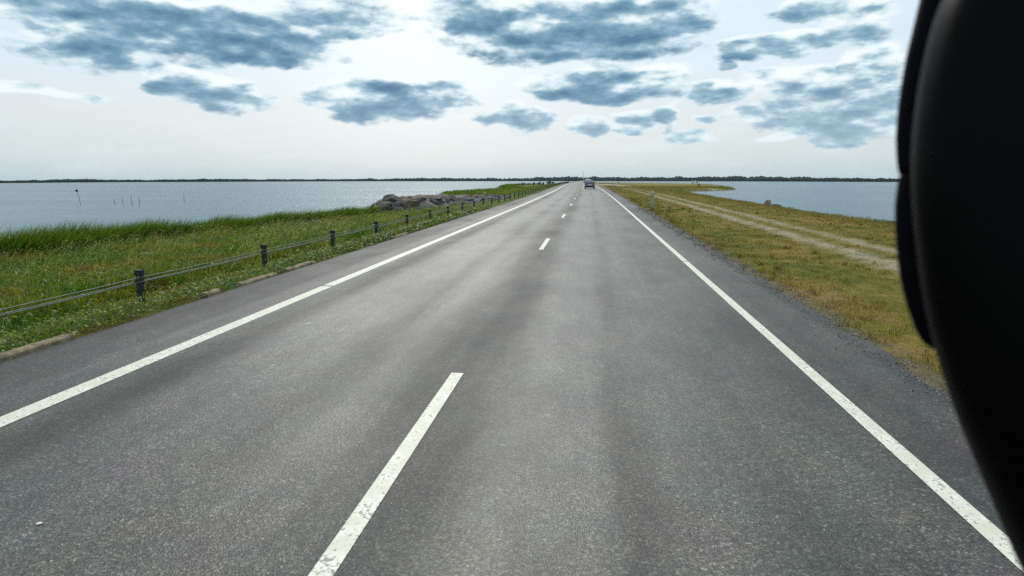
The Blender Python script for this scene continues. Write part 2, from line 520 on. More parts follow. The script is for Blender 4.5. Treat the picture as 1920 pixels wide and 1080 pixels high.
def terrain_mat():
    m, gg, out = mat('ground')
    P = geo_pos(gg)
    px, py, pz = gg.sep(P)
    u = gg.attr('u')
    vg = verge_colour(gg, P)
    mw = gg.mix(.45, meadow_colour(gg, P), (.030, .032, .012))
    col = gg.mix(gg.rng(u, -2, 1), mw, vg)
    nb = gg.noise(P, 3.0, 6, .65)
    nf = gg.noise(P, 14, 5, .7)
    sand = gg.mix(nf, (.26, .22, .155), (.52, .46, .36))
    # two wheel ruts on the right
    wv = gg.m('MULTIPLY_ADD', gg.noise(gg.v('MULTIPLY', P, (0, .11, 0)), 1.0, 2), 1.2, -.6)
    uu = gg.m('ADD', u, wv)
    uu = gg.m('ADD', uu, gg.m('MULTIPLY_ADD', nb, 1.3, -.65))
    r1 = gg.rng(gg.m('ABSOLUTE', gg.m('SUBTRACT', uu, 7.85)), .85, .05)
    r2 = gg.rng(gg.m('ABSOLUTE', gg.m('SUBTRACT', uu, 9.45)), .70, .05)
    rr = gg.m('MAXIMUM', r1, g2(gg, r2, .85))
    ymask = gg.rng(py, 150, 60)
    rut = gg.m('MULTIPLY', gg.m('MULTIPLY', rr, ymask), gg.rng(gg.noise(P, 1.7, 5, .7), .30, .52), clamp=True)
    col = gg.mix(gg.m('MULTIPLY', rut, .72), col, sand)
    # gravelly pavement edge
    ed = gg.m('MULTIPLY', gg.rng(gg.m('ADD', u, gg.m('MULTIPLY_ADD', nb, .9, -.45)), 4.15, 3.55), gg.rng(u, 2.0, 3.0))
    col = gg.mix(gg.m('MULTIPLY', ed, .8), col, gg.mix(nf, (.07, .062, .055), (.22, .20, .17)))
    # sandy pull-offs, bare shore, dry earth patches
    col = gg.mix(g2(gg, gg.attr('sand'), .9), col, gg.mix(nf, (.36, .31, .22), (.55, .49, .37)))
    wet = gg.rng(pz, -1.0, -1.28)
    col = gg.mix(wet, col, gg.mix(nf, (.10, .085, .06), (.26, .23, .17)))
    patch = gg.m('MULTIPLY', gg.rng(gg.noise(P, 1.1, 5, .65), .60, .70), gg.rng(u, 3, 4.2))
    col = gg.mix(g2(gg, patch, .55), col, (.24, .185, .115))
    col = gg.mix(1.0, col, gg.ramp(nf, [(.3, (.62, .62, .6)), (.5, (1, 1, 1)), (.7, (1.4, 1.38, 1.3))]), 'MULTIPLY')
    nm = gg.bump(gg.noise(P, 22, 5, .7), .8, .05)
    principled(gg, out, col, .9, nm, .1)
    return m


def g2(gg, a, f):
    return gg.m('MULTIPLY', a, f)


def blade_mat(name, fn, pale, trans=.35, brown=(.11, .075, .028)):
    """grass: patch colour by place, every blade a little different, light shines through"""
    m, gg, out = mat(name)
    P = geo_pos(gg)
    c = fn(gg, P)
    t = gg.attr('tint')
    c = gg.mix(1.0, c, gg.ramp(t, [(0, (.30, .38, .4)), (.45, (.9, .95, .9)), (.8, (1.7, 1.55, 1.1)), (1, (2.4, 2.1, 1.5))]), 'MULTIPLY')
    c = gg.mix(gg.rng(t, .93, .97), c, pale)
    c = gg.mix(gg.rng(t, .06, .03), c, brown)
    d = gg.node('ShaderNodeBsdfPrincipled')
    gg.put(d.inputs['Base Color'], c)
    d.inputs['Roughness'].default_value = .5
    d.inputs['Specular IOR Level'].default_value = .25
    tr = gg.node('ShaderNodeBsdfTranslucent')
    gg.put(tr.inputs[0], gg.mix(1.0, c, (1.1, 1.25, .6), 'MULTIPLY'))
    mx = gg.node('ShaderNodeMixShader')
    mx.inputs[0].default_value = trans
    gg.l.new(d.outputs[0], mx.inputs[1]); gg.l.new(tr.outputs[0], mx.inputs[2])
    gg.l.new(mx.outputs[0], out.inputs[0])
    return m


def water_mat():
    m, gg, out = mat('water')
    P = geo_pos(gg)
    w1 = gg.noise(gg.v('MULTIPLY', P, (.55, 1.3, 1)), 1.25, 5, .6, dist=.4)
    w2 = gg.noise(gg.v('MULTIPLY', P, (.3, .8, 1)), .16, 4, .55)
    nm = gg.bump(gg.m('ADD', w1, gg.m('MULTIPLY', w2, 1.6)), 1.0, .20)
    gust = gg.noise(gg.v('MULTIPLY', P, (.25, 1, 1)), .03, 4, .6)
    c = gg.mix(gg.rng(gust, .35, .65), (.030, .095, .130), (.090, .165, .190))
    p = principled(gg, out, c, gg.rng(gust, .35, .65, .22, .34), nm, .5)
    p.inputs['IOR'].default_value = 1.333
    return m


def rock_mat(name, c1, c2):
    m, gg, out = mat(name)
    co = gg.node('ShaderNodeTexCoord').outputs['Object']
    n = gg.noise(co, 2.2, 6, .65)
    s = gg.noise(co, 28, 4, .7)
    c = gg.mix(gg.rng(n, .3, .7), c1, c2)
    c = gg.mix(1.0, c, gg.ramp(s, [(.3, (.6, .6, .62)), (.7, (1.4, 1.37, 1.33))]), 'MULTIPLY')
    c = gg.mix(gg.rng(gg.noise(co, 5, 4), .62, .7, 0, .5), c, (.16, .16, .10))
    principled(gg, out, c, .85, gg.bump(gg.m('ADD', n, gg.m('MULTIPLY', s, .4)), .7, .06), .25)
    return m


def gravel_mat():
    m, gg, out = mat('gravel')
    principled(gg, out, gg.ramp(gg.attr('tint'), [(0, (.10, .095, .09)), (.6, (.22, .20, .17)), (1, (.45, .41, .34))]), .9, None, .2)
    return m


M = dict(
    asphalt=asphalt(), paint=paint_line(), ground=terrain_mat(), water=water_mat(),
    meadow=blade_mat('meadow_blades', meadow_colour, (.34, .34, .20)),
    verge=blade_mat('verge_blades', verge_colour, (.30, .25, .13), .25),
    reed=blade_mat('reed_blades', lambda gg, P: gg.ramp(gg.noise(P, .5, 4), [(.35, (.130, .180, .020)), (.65, (.062, .135, .010))]), (.22, .20, .10)),
    weed=blade_mat('weed_leaves', lambda gg, P: gg.ramp(gg.noise(P, 1.5, 4), [(.35, (.16, .19, .022)), (.65, (.070, .135, .012))]), (.30, .32, .10)),
    seed=blade_mat('seed_heads', lambda gg, P: gg.ramp(gg.noise(P, 1.2, 3), [(.3, (.36, .35, .17)), (.7, (.24, .31, .12))]), (.6, .6, .45), .4, (.16, .11, .05)),
    leaf=blade_mat('bush_leaves', lambda gg, P: gg.ramp(gg.noise(P, .8, 3), [(.35, (.022, .040, .012)), (.65, (.040, .062, .018))]), (.07, .09, .03), .25),
    gravel=gravel_mat(), pebble=simple('white_stone', (.72, .70, .64), .8, .2, var=.1, scale=3),
    bark=simple('bark', (.07, .055, .04), .9, .2, scale=9, bump=.6),
    kerb=simple('kerb_concrete', (.25, .20, .13), .9, .2, var=.35, scale=7, bump=.5),
    rock_grey=rock_mat('granite_grey', (.105, .102, .10), (.235, .225, .21)),
    rock_dark=rock_mat('granite_dark', (.065, .064, .066), (.15, .145, .138)),
    rock_pink=rock_mat('granite_pinkish', (.165, .13, .105), (.28, .23, .185)),
    rock_pale=rock_mat('granite_pale', (.30, .28, .25), (.48, .45, .41)),
    post=simple('post_dark', (.022, .027, .026), .65, .4, var=.4, scale=9, bump=.2),
    postcap=simple('post_cap', (.012, .014, .014), .5, .4, var=.3, scale=12),
    steel=simple('galvanised_steel', (.30, .31, .30), .5, .5, .6, var=.2, scale=20),
    cable=simple('wire_rope', (.13, .145, .12), .55, .5, .4, var=.25, scale=14),
    bolt=simple('bolt', (.55, .55, .52), .4, .5, .5),
    white_plastic=simple('white_plastic', (.52, .53, .52), .5, .4, var=.18, scale=5),
    grey_plastic=simple('grey_plastic', (.30, .31, .31), .55, .4, var=.25, scale=5),
    black_plastic=simple('black_plastic', (.014, .015, .016), .5, .4, var=.3, scale=8),
    amber=simple('reflector', (.45, .46, .46), .25, .6),
    housing=simple('mirror_plastic', (.0010, .0010, .0010), .44, .06, var=.15, scale=20),
    rubber=simple('mirror_rubber', (.0028, .0022, .0050), .5, .05, var=.2, scale=20),
    car_dark=simple('car_paint_dark', (.20, .20, .22), .18, .8, .3, var=.08, scale=2),
    car_silver=simple('car_paint_silver', (.60, .62, .63), .3, .5, .3, var=.05, scale=2),
    car_white=simple('car_paint_white', (.80, .80, .79), .35, .5, var=.05, scale=2),
    glass=simple('car_glass', (.11, .125, .13), .06, .7, var=.1),
    tyre=simple('tyre', (.016, .016, .016), .85, .2, var=.2),
    rim=simple('wheel_rim', (.42, .42, .43), .35, .5, .7, var=.1),
    lamp_red=simple('tail_lamp', (.30, .014, .012), .25, .6, var=.1),
    lamp_clear=simple('head_lamp', (.65, .66, .66), .2, .6, var=.1),
    bumper=simple('bumper_plastic', (.02, .02, .021), .6, .4, var=.2),
    plate=simple('number_plate', (.70, .70, .68), .5, .4, var=.05),
    wood=simple('weathered_wood', (.075, .065, .052), .9, .2, var=.3, scale=9, bump=.4),
    flag=simple('black_flag', (.012, .012, .014), .9, .1),
    far=None,
)

# ------------------------------------------------------------------ ground, water, road
yk = np.concatenate([np.arange(-30, 3, 3.0), np.arange(3, 48, .6), np.arange(48, 78, .5), np.arange(78, 130, 1.5), np.arange(130, 310, 3), np.arange(310, 900, 10), np.arange(900, 3000, 60), np.arange(3000, 16001, 1000)])
uk = np.concatenate([-np.geomspace(9000, 70, 18), np.arange(-65, -26, 3), np.arange(-25, -8.3, .55), [-8.2, -7.8, -7.4, -7.1, -6.9, -6.6, -6.5, -3, 0, 2.5, 3.1, 3.2, 3.45, 3.7, 4.0, 4.4], np.arange(5, 24, .5), np.arange(24, 100, 3), np.geomspace(110, 9000, 18)])
UU, YY = np.meshgrid(uk, yk)
XX = UU + cx(YY) * np.clip(1.5 - np.abs(UU) / 200, 0, 1)
ZZ = ground(XX, YY)
ny, nx = UU.shape
idx = np.arange(ny * nx).reshape(ny, nx)
quads = np.stack([idx[:-1, :-1], idx[:-1, 1:], idx[1:, 1:], idx[1:, :-1]], -1).reshape(-1, 4)


def bump2(x, y, x0, y0, rx, ry):
    return np.exp(-(((x - x0) / rx) ** 2 + ((y - y0) / ry) ** 2) ** 2)


SANDF = np.clip(bump2(XX, YY, 9, 190, 9, 22) + bump2(XX, YY, 14, 252, 14, 20) + bump2(XX, YY, 6, 330, 8, 40) * .8 + bump2(XX, YY, 36, 215, 10, 3)
                + bump2(XX, YY, -14, 640, 10, 60) + bump2(XX, YY, -16.4, 47.2, 3.0, 1.4) * .9, 0, 1)
ter = mesh_np('ground', np.stack([XX, YY, ZZ], -1).reshape(-1, 3), [quads], M['ground'], smooth=True, attrs={'u': UU.ravel(), 'sand': SANDF.ravel()})
tag(ter, kind='structure')

wx = np.array([-14000, -2000, -300, 0, 300, 2000, 14000.0]); wy = np.array([-200, 0, 200, 1000, 4000, 16000.0])
WX, WY = np.meshgrid(wx, wy)
wi = np.arange(WX.size).reshape(WX.shape)
wq = np.stack([wi[:-1, :-1], wi[:-1, 1:], wi[1:, 1:], wi[1:, :-1]], -1).reshape(-1, 4)
tag(mesh_np('water', np.stack([WX, WY, np.full(WX.shape, WATER)], -1).reshape(-1, 3), [wq], M['water']), kind='structure')

rk = np.concatenate([np.arange(-20, 60, 1.0), np.arange(60, 200, 2.0), np.arange(200, 900, 10), np.arange(900, 2700, 60)])


def zroad(y):
    return np.interp(y, rk, zr(rk))


def croad(y):
    return np.interp(y, rk, cx(rk))


def strip(name, us, ys, lift, m, parent=None, edge=None):
    """a sheet that follows the road; us: lateral positions, first and last may wander by edge(y)"""
    ys = np.asarray(ys, float)
    U = np.repeat(np.asarray(us, float)[None, :], len(ys), 0)
    if edge is not None:
        e0, e1 = edge
        U[:, 0] += e0(ys); U[:, -1] += e1(ys)
    Y = np.repeat(ys[:, None], U.shape[1], 1)
    X = U + croad(Y)
    Z = zroad(Y) + (np.asarray(lift)[None, :] if np.ndim(lift) else lift)
    i = np.arange(U.size).reshape(U.shape)
    f = np.stack([i[:-1, :-1], i[:-1, 1:], i[1:, 1:], i[1:, :-1]], -1).reshape(-1, 4)
    return mesh_np(name, np.stack([X, Y, Z], -1).reshape(-1, 3), [f], m, parent, smooth=True, attrs={'u': U.ravel()})


fine = np.unique(np.concatenate([np.arange(-20, 60, .25), rk]))
road = strip('road', [-6.72, -6.70, -6.6, -5, -1.4, 2.4, 3.3, 3.52, 3.54], fine, [-.12, 0, 0, 0, 0, 0, 0, 0, -.12], M['asphalt'],
             edge=(lambda y: .0 * y, lambda y: np.where(y < 60, .10 * wob(y, y * .3, 1.7) + .05 * wob(y, y, 5.1) + .03 * wob(y, y, 13.0), 0)))
# let the second-last column follow the ragged edge too
me = road.data
co = np.empty(len(me.vertices) * 3, np.float32); me.vertices.foreach_get('co', co); co = co.reshape(-1, 9, 3)
co[:, 7, 0] = co[:, 8, 0] - .02
me.vertices.foreach_set('co', co.ravel()); me.update()
tag(road, kind='structure')


def ys_between(a, b):
    return np.unique(np.concatenate([[a], rk[(rk > a) & (rk < b)], [b]]))


def line(name, u0, u1, a, b):
    return strip(name, [u0, u1], ys_between(a, b), .004, M['paint'], road)


line('edge_line', -5.16, -4.94, -18, 11.25)
line('edge_line', -5.16, -4.94, 11.33, 2600)
line('edge_line', 2.36, 2.50, -18, 15.76)
line('edge_line', 2.36, 2.50, 15.83, 2600)
dashes = [(-12, -8.7), (2.7, 6.29), (17.9, 21.25), (32.3, 35.4), (46.4, 49.2), (60, 62.8)] + [(60 + 13.4 * k, 63 + 13.4 * k) for k in range(1, 32)]
for a, b in dashes:
    line('centre_dash', -1.45, -1.315, a, b)


# ------------------------------------------------------------------ grass
def blades(name, x, y, h, w, lean, mat_, label=None, cat='grass', zoff=0.0, tint=None, seg_mid=.55, wind=(.75, -.2)):
    n = len(x)
    z = ground(x, y) + zoff
    yaw = rng.uniform(0, math.pi * 2, n)
    la = rng.uniform(0, math.pi * 2, n)
    lm = lean * h * rng.uniform(.2, 1.0, n)
    lx = np.cos(la) * lm + wind[0] * h * rng.uniform(.3, 1, n); ly = np.sin(la) * lm + wind[1] * h
    wx_, wy_ = np.cos(yaw) * w / 2, np.sin(yaw) * w / 2
    base = np.stack([x, y, z - .02], -1)
    up = np.stack([np.zeros(n), np.zeros(n), h], -1)
    off = np.stack([lx, ly, np.zeros(n)], -1)
    side = np.stack([wx_, wy_, np.zeros(n)], -1)
    mid = base + up * seg_mid + off * .3
    tip = base + up * (1 - .25 * lean) + off
    V = np.stack([base - side * .8, base + side * .8, mid + side, mid - side, tip], 1).reshape(-1, 3)
    k = np.arange(n)[:, None] * 5
    q = k + np.array([[0, 1, 2, 3]]); t = k + np.array([[3, 2, 4]])
    if tint is None:
        tint = rng.uniform(0, 1, n)
    o = mesh_np(name, V, [q, t], mat_, attrs={'tint': np.repeat(tint, 5)})
    tag(o, label, cat, kind='stuff')
    return o


def scatter(n, x0, x1, y0, y1, keep):
    x = rng.uniform(x0, x1, n); y = rng.uniform(y0, y1, n)
    k = keep(x, y)
    return x[k], y[k]


def clump(x, y, s=1.0):
    return .5 + .5 * wob(x, y, 1.7 * s, .4) * .6 + .4 * .5 * wob(x, y, 4.3 * s, 2.0)


# left: tall meadow from the kerb down to the water
def left_ok(x, y):
    return (x < -7.0 + cx(y)) & (sdist(x, y, LAND) > .3) & (sdist(x, y, JETTY) < -.9) & ~(bump2(x, y, -16.4, 47.2, 2.6, 1.2) > .5)


xs, ys, hs, ws = [], [], [], []
for n, ya, yb, wd in ((60000, 3.5, 10, .011), (85000, 10, 22, .016), (75000, 22, 46, .020), (40000, 46, 100, .024), (26000, 100, 250, .06)):
    x, y = scatter(n, -34 if yb > 90 else -23, -6.9, ya, yb, left_ok)
    near_kerb = np.clip((-7.0 - (x - cx(y))) / 2.2, 0, 1)
    near_kerb = np.clip((near_kerb - .62) / .38, 0, 1) ** .7
    h = (.075 + .40 * near_kerb + .25 * np.clip((-11 - x) / 8, 0, 1)) * rng.uniform(.5, 1.25, len(x)) * (.45 + .95 * clump(x, y, .8))
    h *= 1 - .65 * np.clip((y - 40) / 8, 0, 1) * (y < 66)
    xs.append(x); ys.append(y); hs.append(h); ws.append(np.full(len(x), wd) * rng.uniform(.6, 1.4, len(x)))
blades('meadow_grass', np.concatenate(xs), np.concatenate(ys), np.concatenate(hs), np.concatenate(ws), 1.15, M['meadow'], 'tall green meadow grass between the cable fence and the water')

# flowering heads nodding above the meadow
hx, hy = [], []
for n, ya, yb in ((3500, 4, 14), (6500, 14, 30), (2600, 30, 50)):
    x, y = scatter(n, -22, -7.4, ya, yb, lambda x, y: left_ok(x, y) & (clump(x, y, .35) > rng.uniform(.25, .85, len(x))))
    hx.append(x); hy.append(y)
hx = np.concatenate(hx); hy = np.concatenate(hy); n = len(hx)
hz = ground(hx, hy) + (rng.uniform(.28, .60, n) + .22 * np.clip((-11 - hx) / 8, 0, 1)) * np.clip((-6.6 - hx) / 2.4, .25, 1) * np.where(hy > 43, .6, 1)
L = rng.uniform(.12, .28, n); W = rng.uniform(.008, .017, n) * np.clip(hy / 14, 1, 2.2)
an = rng.normal(-.35, .5, n)
el = rng.normal(.15, .45, n)
dirv = np.stack([np.cos(an) * np.cos(el), np.sin(an) * np.cos(el), np.sin(el)], -1) * L[:, None]
P0 = np.stack([hx, hy, hz], -1)
sidev = np.cross(dirv / L[:, None], rng.normal(0, 1, (n, 3))); sidev /= np.linalg.norm(sidev, axis=1)[:, None]; sidev *= W[:, None] / 2
nrm = np.cross(dirv / L[:, None], sidev)
stem0 = np.stack([hx - rng.normal(.22, .16, n), hy + rng.normal(0, .12, n), hz - .32], -1)
sw = np.array([[.0014, 0, 0]]) * np.clip(hy / 10, 1, 2.0)[:, None]
V = np.stack([P0, P0 + dirv * .4 + sidev, P0 + dirv * .4 + nrm, P0 + dirv * .4 - sidev, P0 + dirv * .4 - nrm, P0 + dirv, stem0 - sw, stem0 + sw, P0 + sw, P0 - sw], 1).reshape(-1, 3)
k = np.arange(n)[:, None] * 10
T = np.concatenate([k + np.array([[0, 1, 2]]), k + np.array([[0, 2, 3]]), k + np.array([[0, 3, 4]]), k + np.array([[0, 4, 1]]), k + np.array([[5, 2, 1]]), k + np.array([[5, 3, 2]]), k + np.array([[5, 4, 3]]), k + np.array([[5, 1, 4]])])
tag(mesh_np('seed_head_grass', V, [T, k + np.array([[6, 7, 8, 9]])], M['seed'], attrs={'tint': np.repeat(rng.uniform(0, 1, n), 10)}), 'pale flowering grass heads nodding over the green meadow', 'grass', kind='stuff')

# reeds along the left shore
xs, ys, hs = [], [], []
for n, x0, x1, ya, yb, hh in ((42000, -24.5, -16.5, 4, 47, 1.25), (16000, -34, -14, 84, 215, 1.15), (15000, -60, -24, 225, 520, 1.4)):
    x, y = scatter(n * 4, x0, x1, ya, yb, lambda x, y: (np.abs(sdist(x, y, LAND) - .9 - .6 * wob(x, y, .35)) < np.where(y < 60, 1.5, 6.0)) & (x < -11))
    x, y = x[:n], y[:n]
    edge_h = np.clip(1.15 - .22 * np.abs(sdist(x, y, LAND) - .6), .35, 1)
    edge_h = edge_h * np.where((y < 34) & (y > 8), 1.0 + .35 * np.clip((30 - y) / 10, 0, 1), 1)
    xs.append(x); ys.append(y); hs.append(hh * edge_h * rng.uniform(.7, 1.1, len(x)) * (.85 + .3 * clump(x, y, .4)))
xr, yr, hr = np.concatenate(xs), np.concatenate(ys), np.concatenate(hs)
blades('shore_reeds', xr, yr, hr, np.where(yr < 60, .02, .09) * rng.uniform(.6, 1.4, len(xr)), .35, M['reed'], 'dense green reeds standing along the left shore', 'reeds')

# broad-leaved weeds mixed into the meadow by the fence
n = 9000
x = -7.3 - np.abs(rng.normal(0, 2.6, n)); y = 4 + 42 * rng.uniform(0, 1, n) ** 1.5
keep = (clump(x, y, 1.3) > .50) & left_ok(x, y)
x, y = x[keep], y[keep]; n = len(x)
z = ground(x, y) + rng.uniform(.04, .50, n) * np.clip((-6.9 - x) / 2.6, .2, 1)
s = rng.uniform(.018, .050, n)
an = rng.uniform(0, 6.28, n)
e1 = np.stack([np.cos(an), np.sin(an), rng.normal(-.1, .6, n)], -1) * s[:, None]
e2 = np.stack([-np.sin(an), np.cos(an), rng.normal(0, .6, n)], -1) * s[:, None] * .36
P0 = np.stack([x, y, z], -1)
V = np.stack([P0 - e1, P0 - e2, P0 + e1, P0 + e2], 1).reshape(-1, 3)
k = np.arange(n)[:, None] * 4
tag(mesh_np('meadow_weeds', V, [k + np.array([[0, 1, 2, 3]])], M['weed'], attrs={'tint': np.repeat(rng.uniform(0, 1, n), 4)}), 'broad leaved weeds mixed into the meadow behind the cable fence', 'weeds', kind='stuff')

# low leafy weeds creeping over the kerb
n = 17000
x = -6.92 - np.abs(rng.normal(0, .33, n)) + .22 * (rng.uniform(0, 1, n) < .35); y = 3.6 + 40 * rng.uniform(0, 1, n) ** 1.7
KERB_GAPS = [(5.2, 7.1), (10.0, 10.45), (11.1, 12.5), (13.0, 14.4), (20.6, 22.4), (18.3, 18.7)]
bare = np.zeros(n, bool)
for a, b in KERB_GAPS:
    bare |= (y > a + .1) & (y < b - .1) & (x > -6.95 + .1 * wob(x, y, 3.0)) & (rng.uniform(0, 1, n) < .80)
keep = (clump(x, y, .9) > .33) & ~bare
x, y = x[keep], y[keep]; n = len(x)
z = np.maximum(ground(x, y), zroad(y) + .02) + rng.uniform(.0, .17, n) * np.clip((-6.55 - x) / .4, .25, 1)
s = rng.uniform(.012, .030, n) * np.clip(y / 12, 1, 2)
an = rng.uniform(0, 6.28, n)
e1 = np.stack([np.cos(an), np.sin(an), rng.normal(0, .45, n)], -1) * s[:, None]
e2 = np.stack([-np.sin(an), np.cos(an), rng.normal(0, .45, n)], -1) * s[:, None] * .7
P0 = np.stack([x, y, z], -1)
V = np.stack([P0 - e1, P0 - e2, P0 + e1, P0 + e2], 1).reshape(-1, 3)
k = np.arange(n)[:, None] * 4
tag(mesh_np('kerbside_weeds', V, [k + np.array([[0, 1, 2, 3]])], M['weed'], attrs={'tint': np.repeat(rng.uniform(0, 1, n), 4)}), 'low leafy weeds spreading over the kerb beside the left shoulder', 'weeds', kind='stuff')


# right: short dry verge
def rut_u(u, y):
    return np.minimum(np.abs(u - 7.85), np.abs(u - 9.45))


def right_ok(x, y):
    u = x - cx(y)
    e = .26 * wob(x, y, 1.9) + .22 * wob(x, y, 4.7, 1.0) - .22 * rng.uniform(0, 1, len(x)) ** 2
    return (u > 3.70 + e) & (sdist(x, y, LAND) > .1) & ((rut_u(u, y) + .35 * wob(x, y, 1.3, .7) > .40 * rng.uniform(.3, 1.5, len(x))) | (rng.uniform(0, 1, len(x)) < .12)) & (bump2(x, y, 9, 190, 9, 22) < .3)


xs, ys, hs, ws = [], [], [], []
for n, ya, yb, wd, hh in ((95000, 5.5, 14, .005, .055), (110000, 14, 32, .009, .06), (80000, 32, 75, .016, .07), (36000, 75, 160, .035, .10), (22000, 160, 300, .08, .18)):
    x, y = scatter(n, 3.4, 58 if yb > 200 else 20.5, ya, yb, right_ok)
    u = x - cx(y)
    tall = np.clip((u - 13.5) / 4, 0, 1)
    h = (hh + .22 * tall + .05 * (clump(x, y, .6) > .62)) * rng.uniform(.5, 1.4, len(x))
    xs.append(x); ys.append(y); hs.append(h); ws.append(wd * rng.uniform(.6, 1.4, len(x)))
blades('verge_grass', np.concatenate(xs), np.concatenate(ys), np.concatenate(hs), np.concatenate(ws), 1.1, M['verge'], 'short dry grass verge between the road and the right shore', wind=(.1, -.05))
# tufts and dead stalks standing out of the short verge
tx, ty, th, tw = [], [], [], []
for _ in range(620):
    yc = 5.8 + 60 * random.random() ** 1.6
    uc = random.choice([3.75 + abs(random.gauss(0, .35)), random.uniform(4, 7.2), random.uniform(10, 17)])
    nb_ = random.randint(10, 34); sp_ = random.uniform(.04, .13)
    tx.append(uc + float(cx(yc)) + rng.normal(0, sp_, nb_)); ty.append(yc + rng.normal(0, sp_, nb_))
    th.append(random.uniform(.08, .24) * rng.uniform(.5, 1.1, nb_)); tw.append(np.full(nb_, .007 + .0004 * yc))
blades('grass_tufts', np.concatenate(tx), np.concatenate(ty), np.concatenate(th), np.concatenate(tw), .8, M['verge'], 'taller grass tufts and dead stalks standing out of the short right verge', wind=(.2, -.1))
# loose gravel along the ragged pavement edge
n = 9000
y = 4.5 + 38 * rng.uniform(0, 1, n) ** 1.5
x = 3.62 + rng.normal(0, .17, n) + .12 * wob(y * 0, y, 1.9) + cx(y)
rr_ = rng.uniform(.004, .015, n) * np.clip(y / 12, .8, 2)
P0 = np.stack([x, y, np.maximum(ground(x, y), np.where(x - cx(y) < 3.5, zroad(y), -9)) + rr_ * .3], -1)
dirs = rng.normal(0, 1, (n, 3)); dirs /= np.linalg.norm(dirs, axis=1)[:, None]
d2_ = np.cross(dirs, rng.normal(0, 1, (n, 3))); d2_ /= np.linalg.norm(d2_, axis=1)[:, None]
d3_ = np.cross(dirs, d2_)
R_ = rr_[:, None]
V = np.stack([P0 + dirs * R_ * 1.3, P0 - dirs * R_, P0 + d2_ * R_, P0 - d2_ * R_ * 1.2, P0 + d3_ * R_ * .8, P0 - d3_ * R_], 1).reshape(-1, 3)
k = np.arange(n)[:, None] * 6
T = np.concatenate([k + np.array([f]) for f in ([0, 2, 4], [2, 1, 4], [1, 3, 4], [3, 0, 4], [2, 0, 5], [1, 2, 5], [3, 1, 5], [0, 3, 5])])
tag(mesh_np('edge_gravel', V, [T], M['gravel'], attrs={'tint': np.repeat(rng.uniform(0, 1, n), 6)}), 'loose gravel scattered along the ragged right edge of the pavement', 'gravel', kind='stuff')
# taller green fringe at the right waterline
x, y = scatter(60000, 14, 70, 30, 290, lambda x, y: (np.abs(sdist(x, y, LAND) - 1.6) < 1.1 + .8 * wob(x, y, .3)) & (x > 10))
blades('shore_grass', x, y, rng.uniform(.18, .5, len(x)) * (.6 + .8 * clump(x, y, .25)) * np.where(y > 160, 1.5, 1), np.where(y < 110, .03, .09) * rng.uniform(.6, 1.3, len(x)), .6, M['reed'], 'taller green grass fringe along the right waterline')
# grass on top of the rock bank
x, y = scatter(60000, -21, -6, 52, 74, lambda x, y: (sdist(x, y, JETTY) > .25))
x, y = x[:9000], y[:9000]
blades('bank_grass', x, y, rng.uniform(.12, .34, len(x)), np.full(len(x), .022), .7, M['verge'], 'olive grass growing on top of the rock bank')

# ------------------------------------------------------------------ kerb stones showing between the weeds
KL = ['longest bare concrete kerb stone at the bottom left by the shoulder', 'short pale kerb stone just past the first fence post', 'kerb stone at the foot of the second fence post',
      'kerb stone half in brown grass just past the second fence post', 'thin pale kerb stone between the fourth and fifth fence posts', 'small pale kerb stone by the fourth fence post']
for (a, b), lb in zip(KERB_GAPS, KL):
    bm = bmesh.new()
    nseg = max(2, int((b - a) / .22))
    rings = []
    for i in range(nseg + 1):
        yy = a + (b - a) * i / nseg
        z0 = float(zroad(yy)); jx = random.uniform(-.012, .012); jz = random.uniform(-.014, .012)
        xk = -6.79 + jx
        rings.append([(xk + .075, yy, z0 - .1), (xk + .07, yy, z0 + .035 + jz), (xk + .045, yy, z0 + .058 + jz), (xk - .06, yy, z0 + .062 + jz), (xk - .075, yy, z0 + .03), (xk - .075, yy, z0 - .1)])
    loft(bm, rings)
    tag(bm_obj('kerb_stone', bm, M['kerb'], bevel=.008), lb, 'kerb stone', 'kerb stones along the left shoulder')

# ------------------------------------------------------------------ cable fence
fence = empty('cable_fence', (-7.7, 9.97, float(ground(-7.7, 9.97))))
tag(fence, 'low roadside cable fence of dark posts and steel wire ropes', 'fence')
fx0, fy0, fz0 = fence.location
SP = 3.87


def fpos(y):
    return -7.7 + float(croad(y)), float(zroad(y))


def fence_parts():
    b = bmesh.new(); box(b, -.048, .048, -.045, .045, -.35, .44)
    bmesh.ops.bevel(b, geom=b.edges[:], offset=.010, segments=2, affect='EDGES')
    p = bm_obj('post', b, M['post'], fence)
    b = bmesh.new(); box(b, -.066, .066, -.06, .06, .43, .53)
    bmesh.ops.bevel(b, geom=b.edges[:], offset=.014, segments=2, affect='EDGES')
    c = bm_obj('post_cap', b, M['postcap'], p)
    b = bmesh.new(); box(b, -.056, .056, -.052, .052, .30, .355)
    t = bm_obj('bracket', b, M['postcap'], p)
    b = bmesh.new(); tube(b, [(.01, -.044, .405), (.01, -.058, .405)], .013, 8)
    return p, c, t, bm_obj('bolt', b, M['bolt'], p)


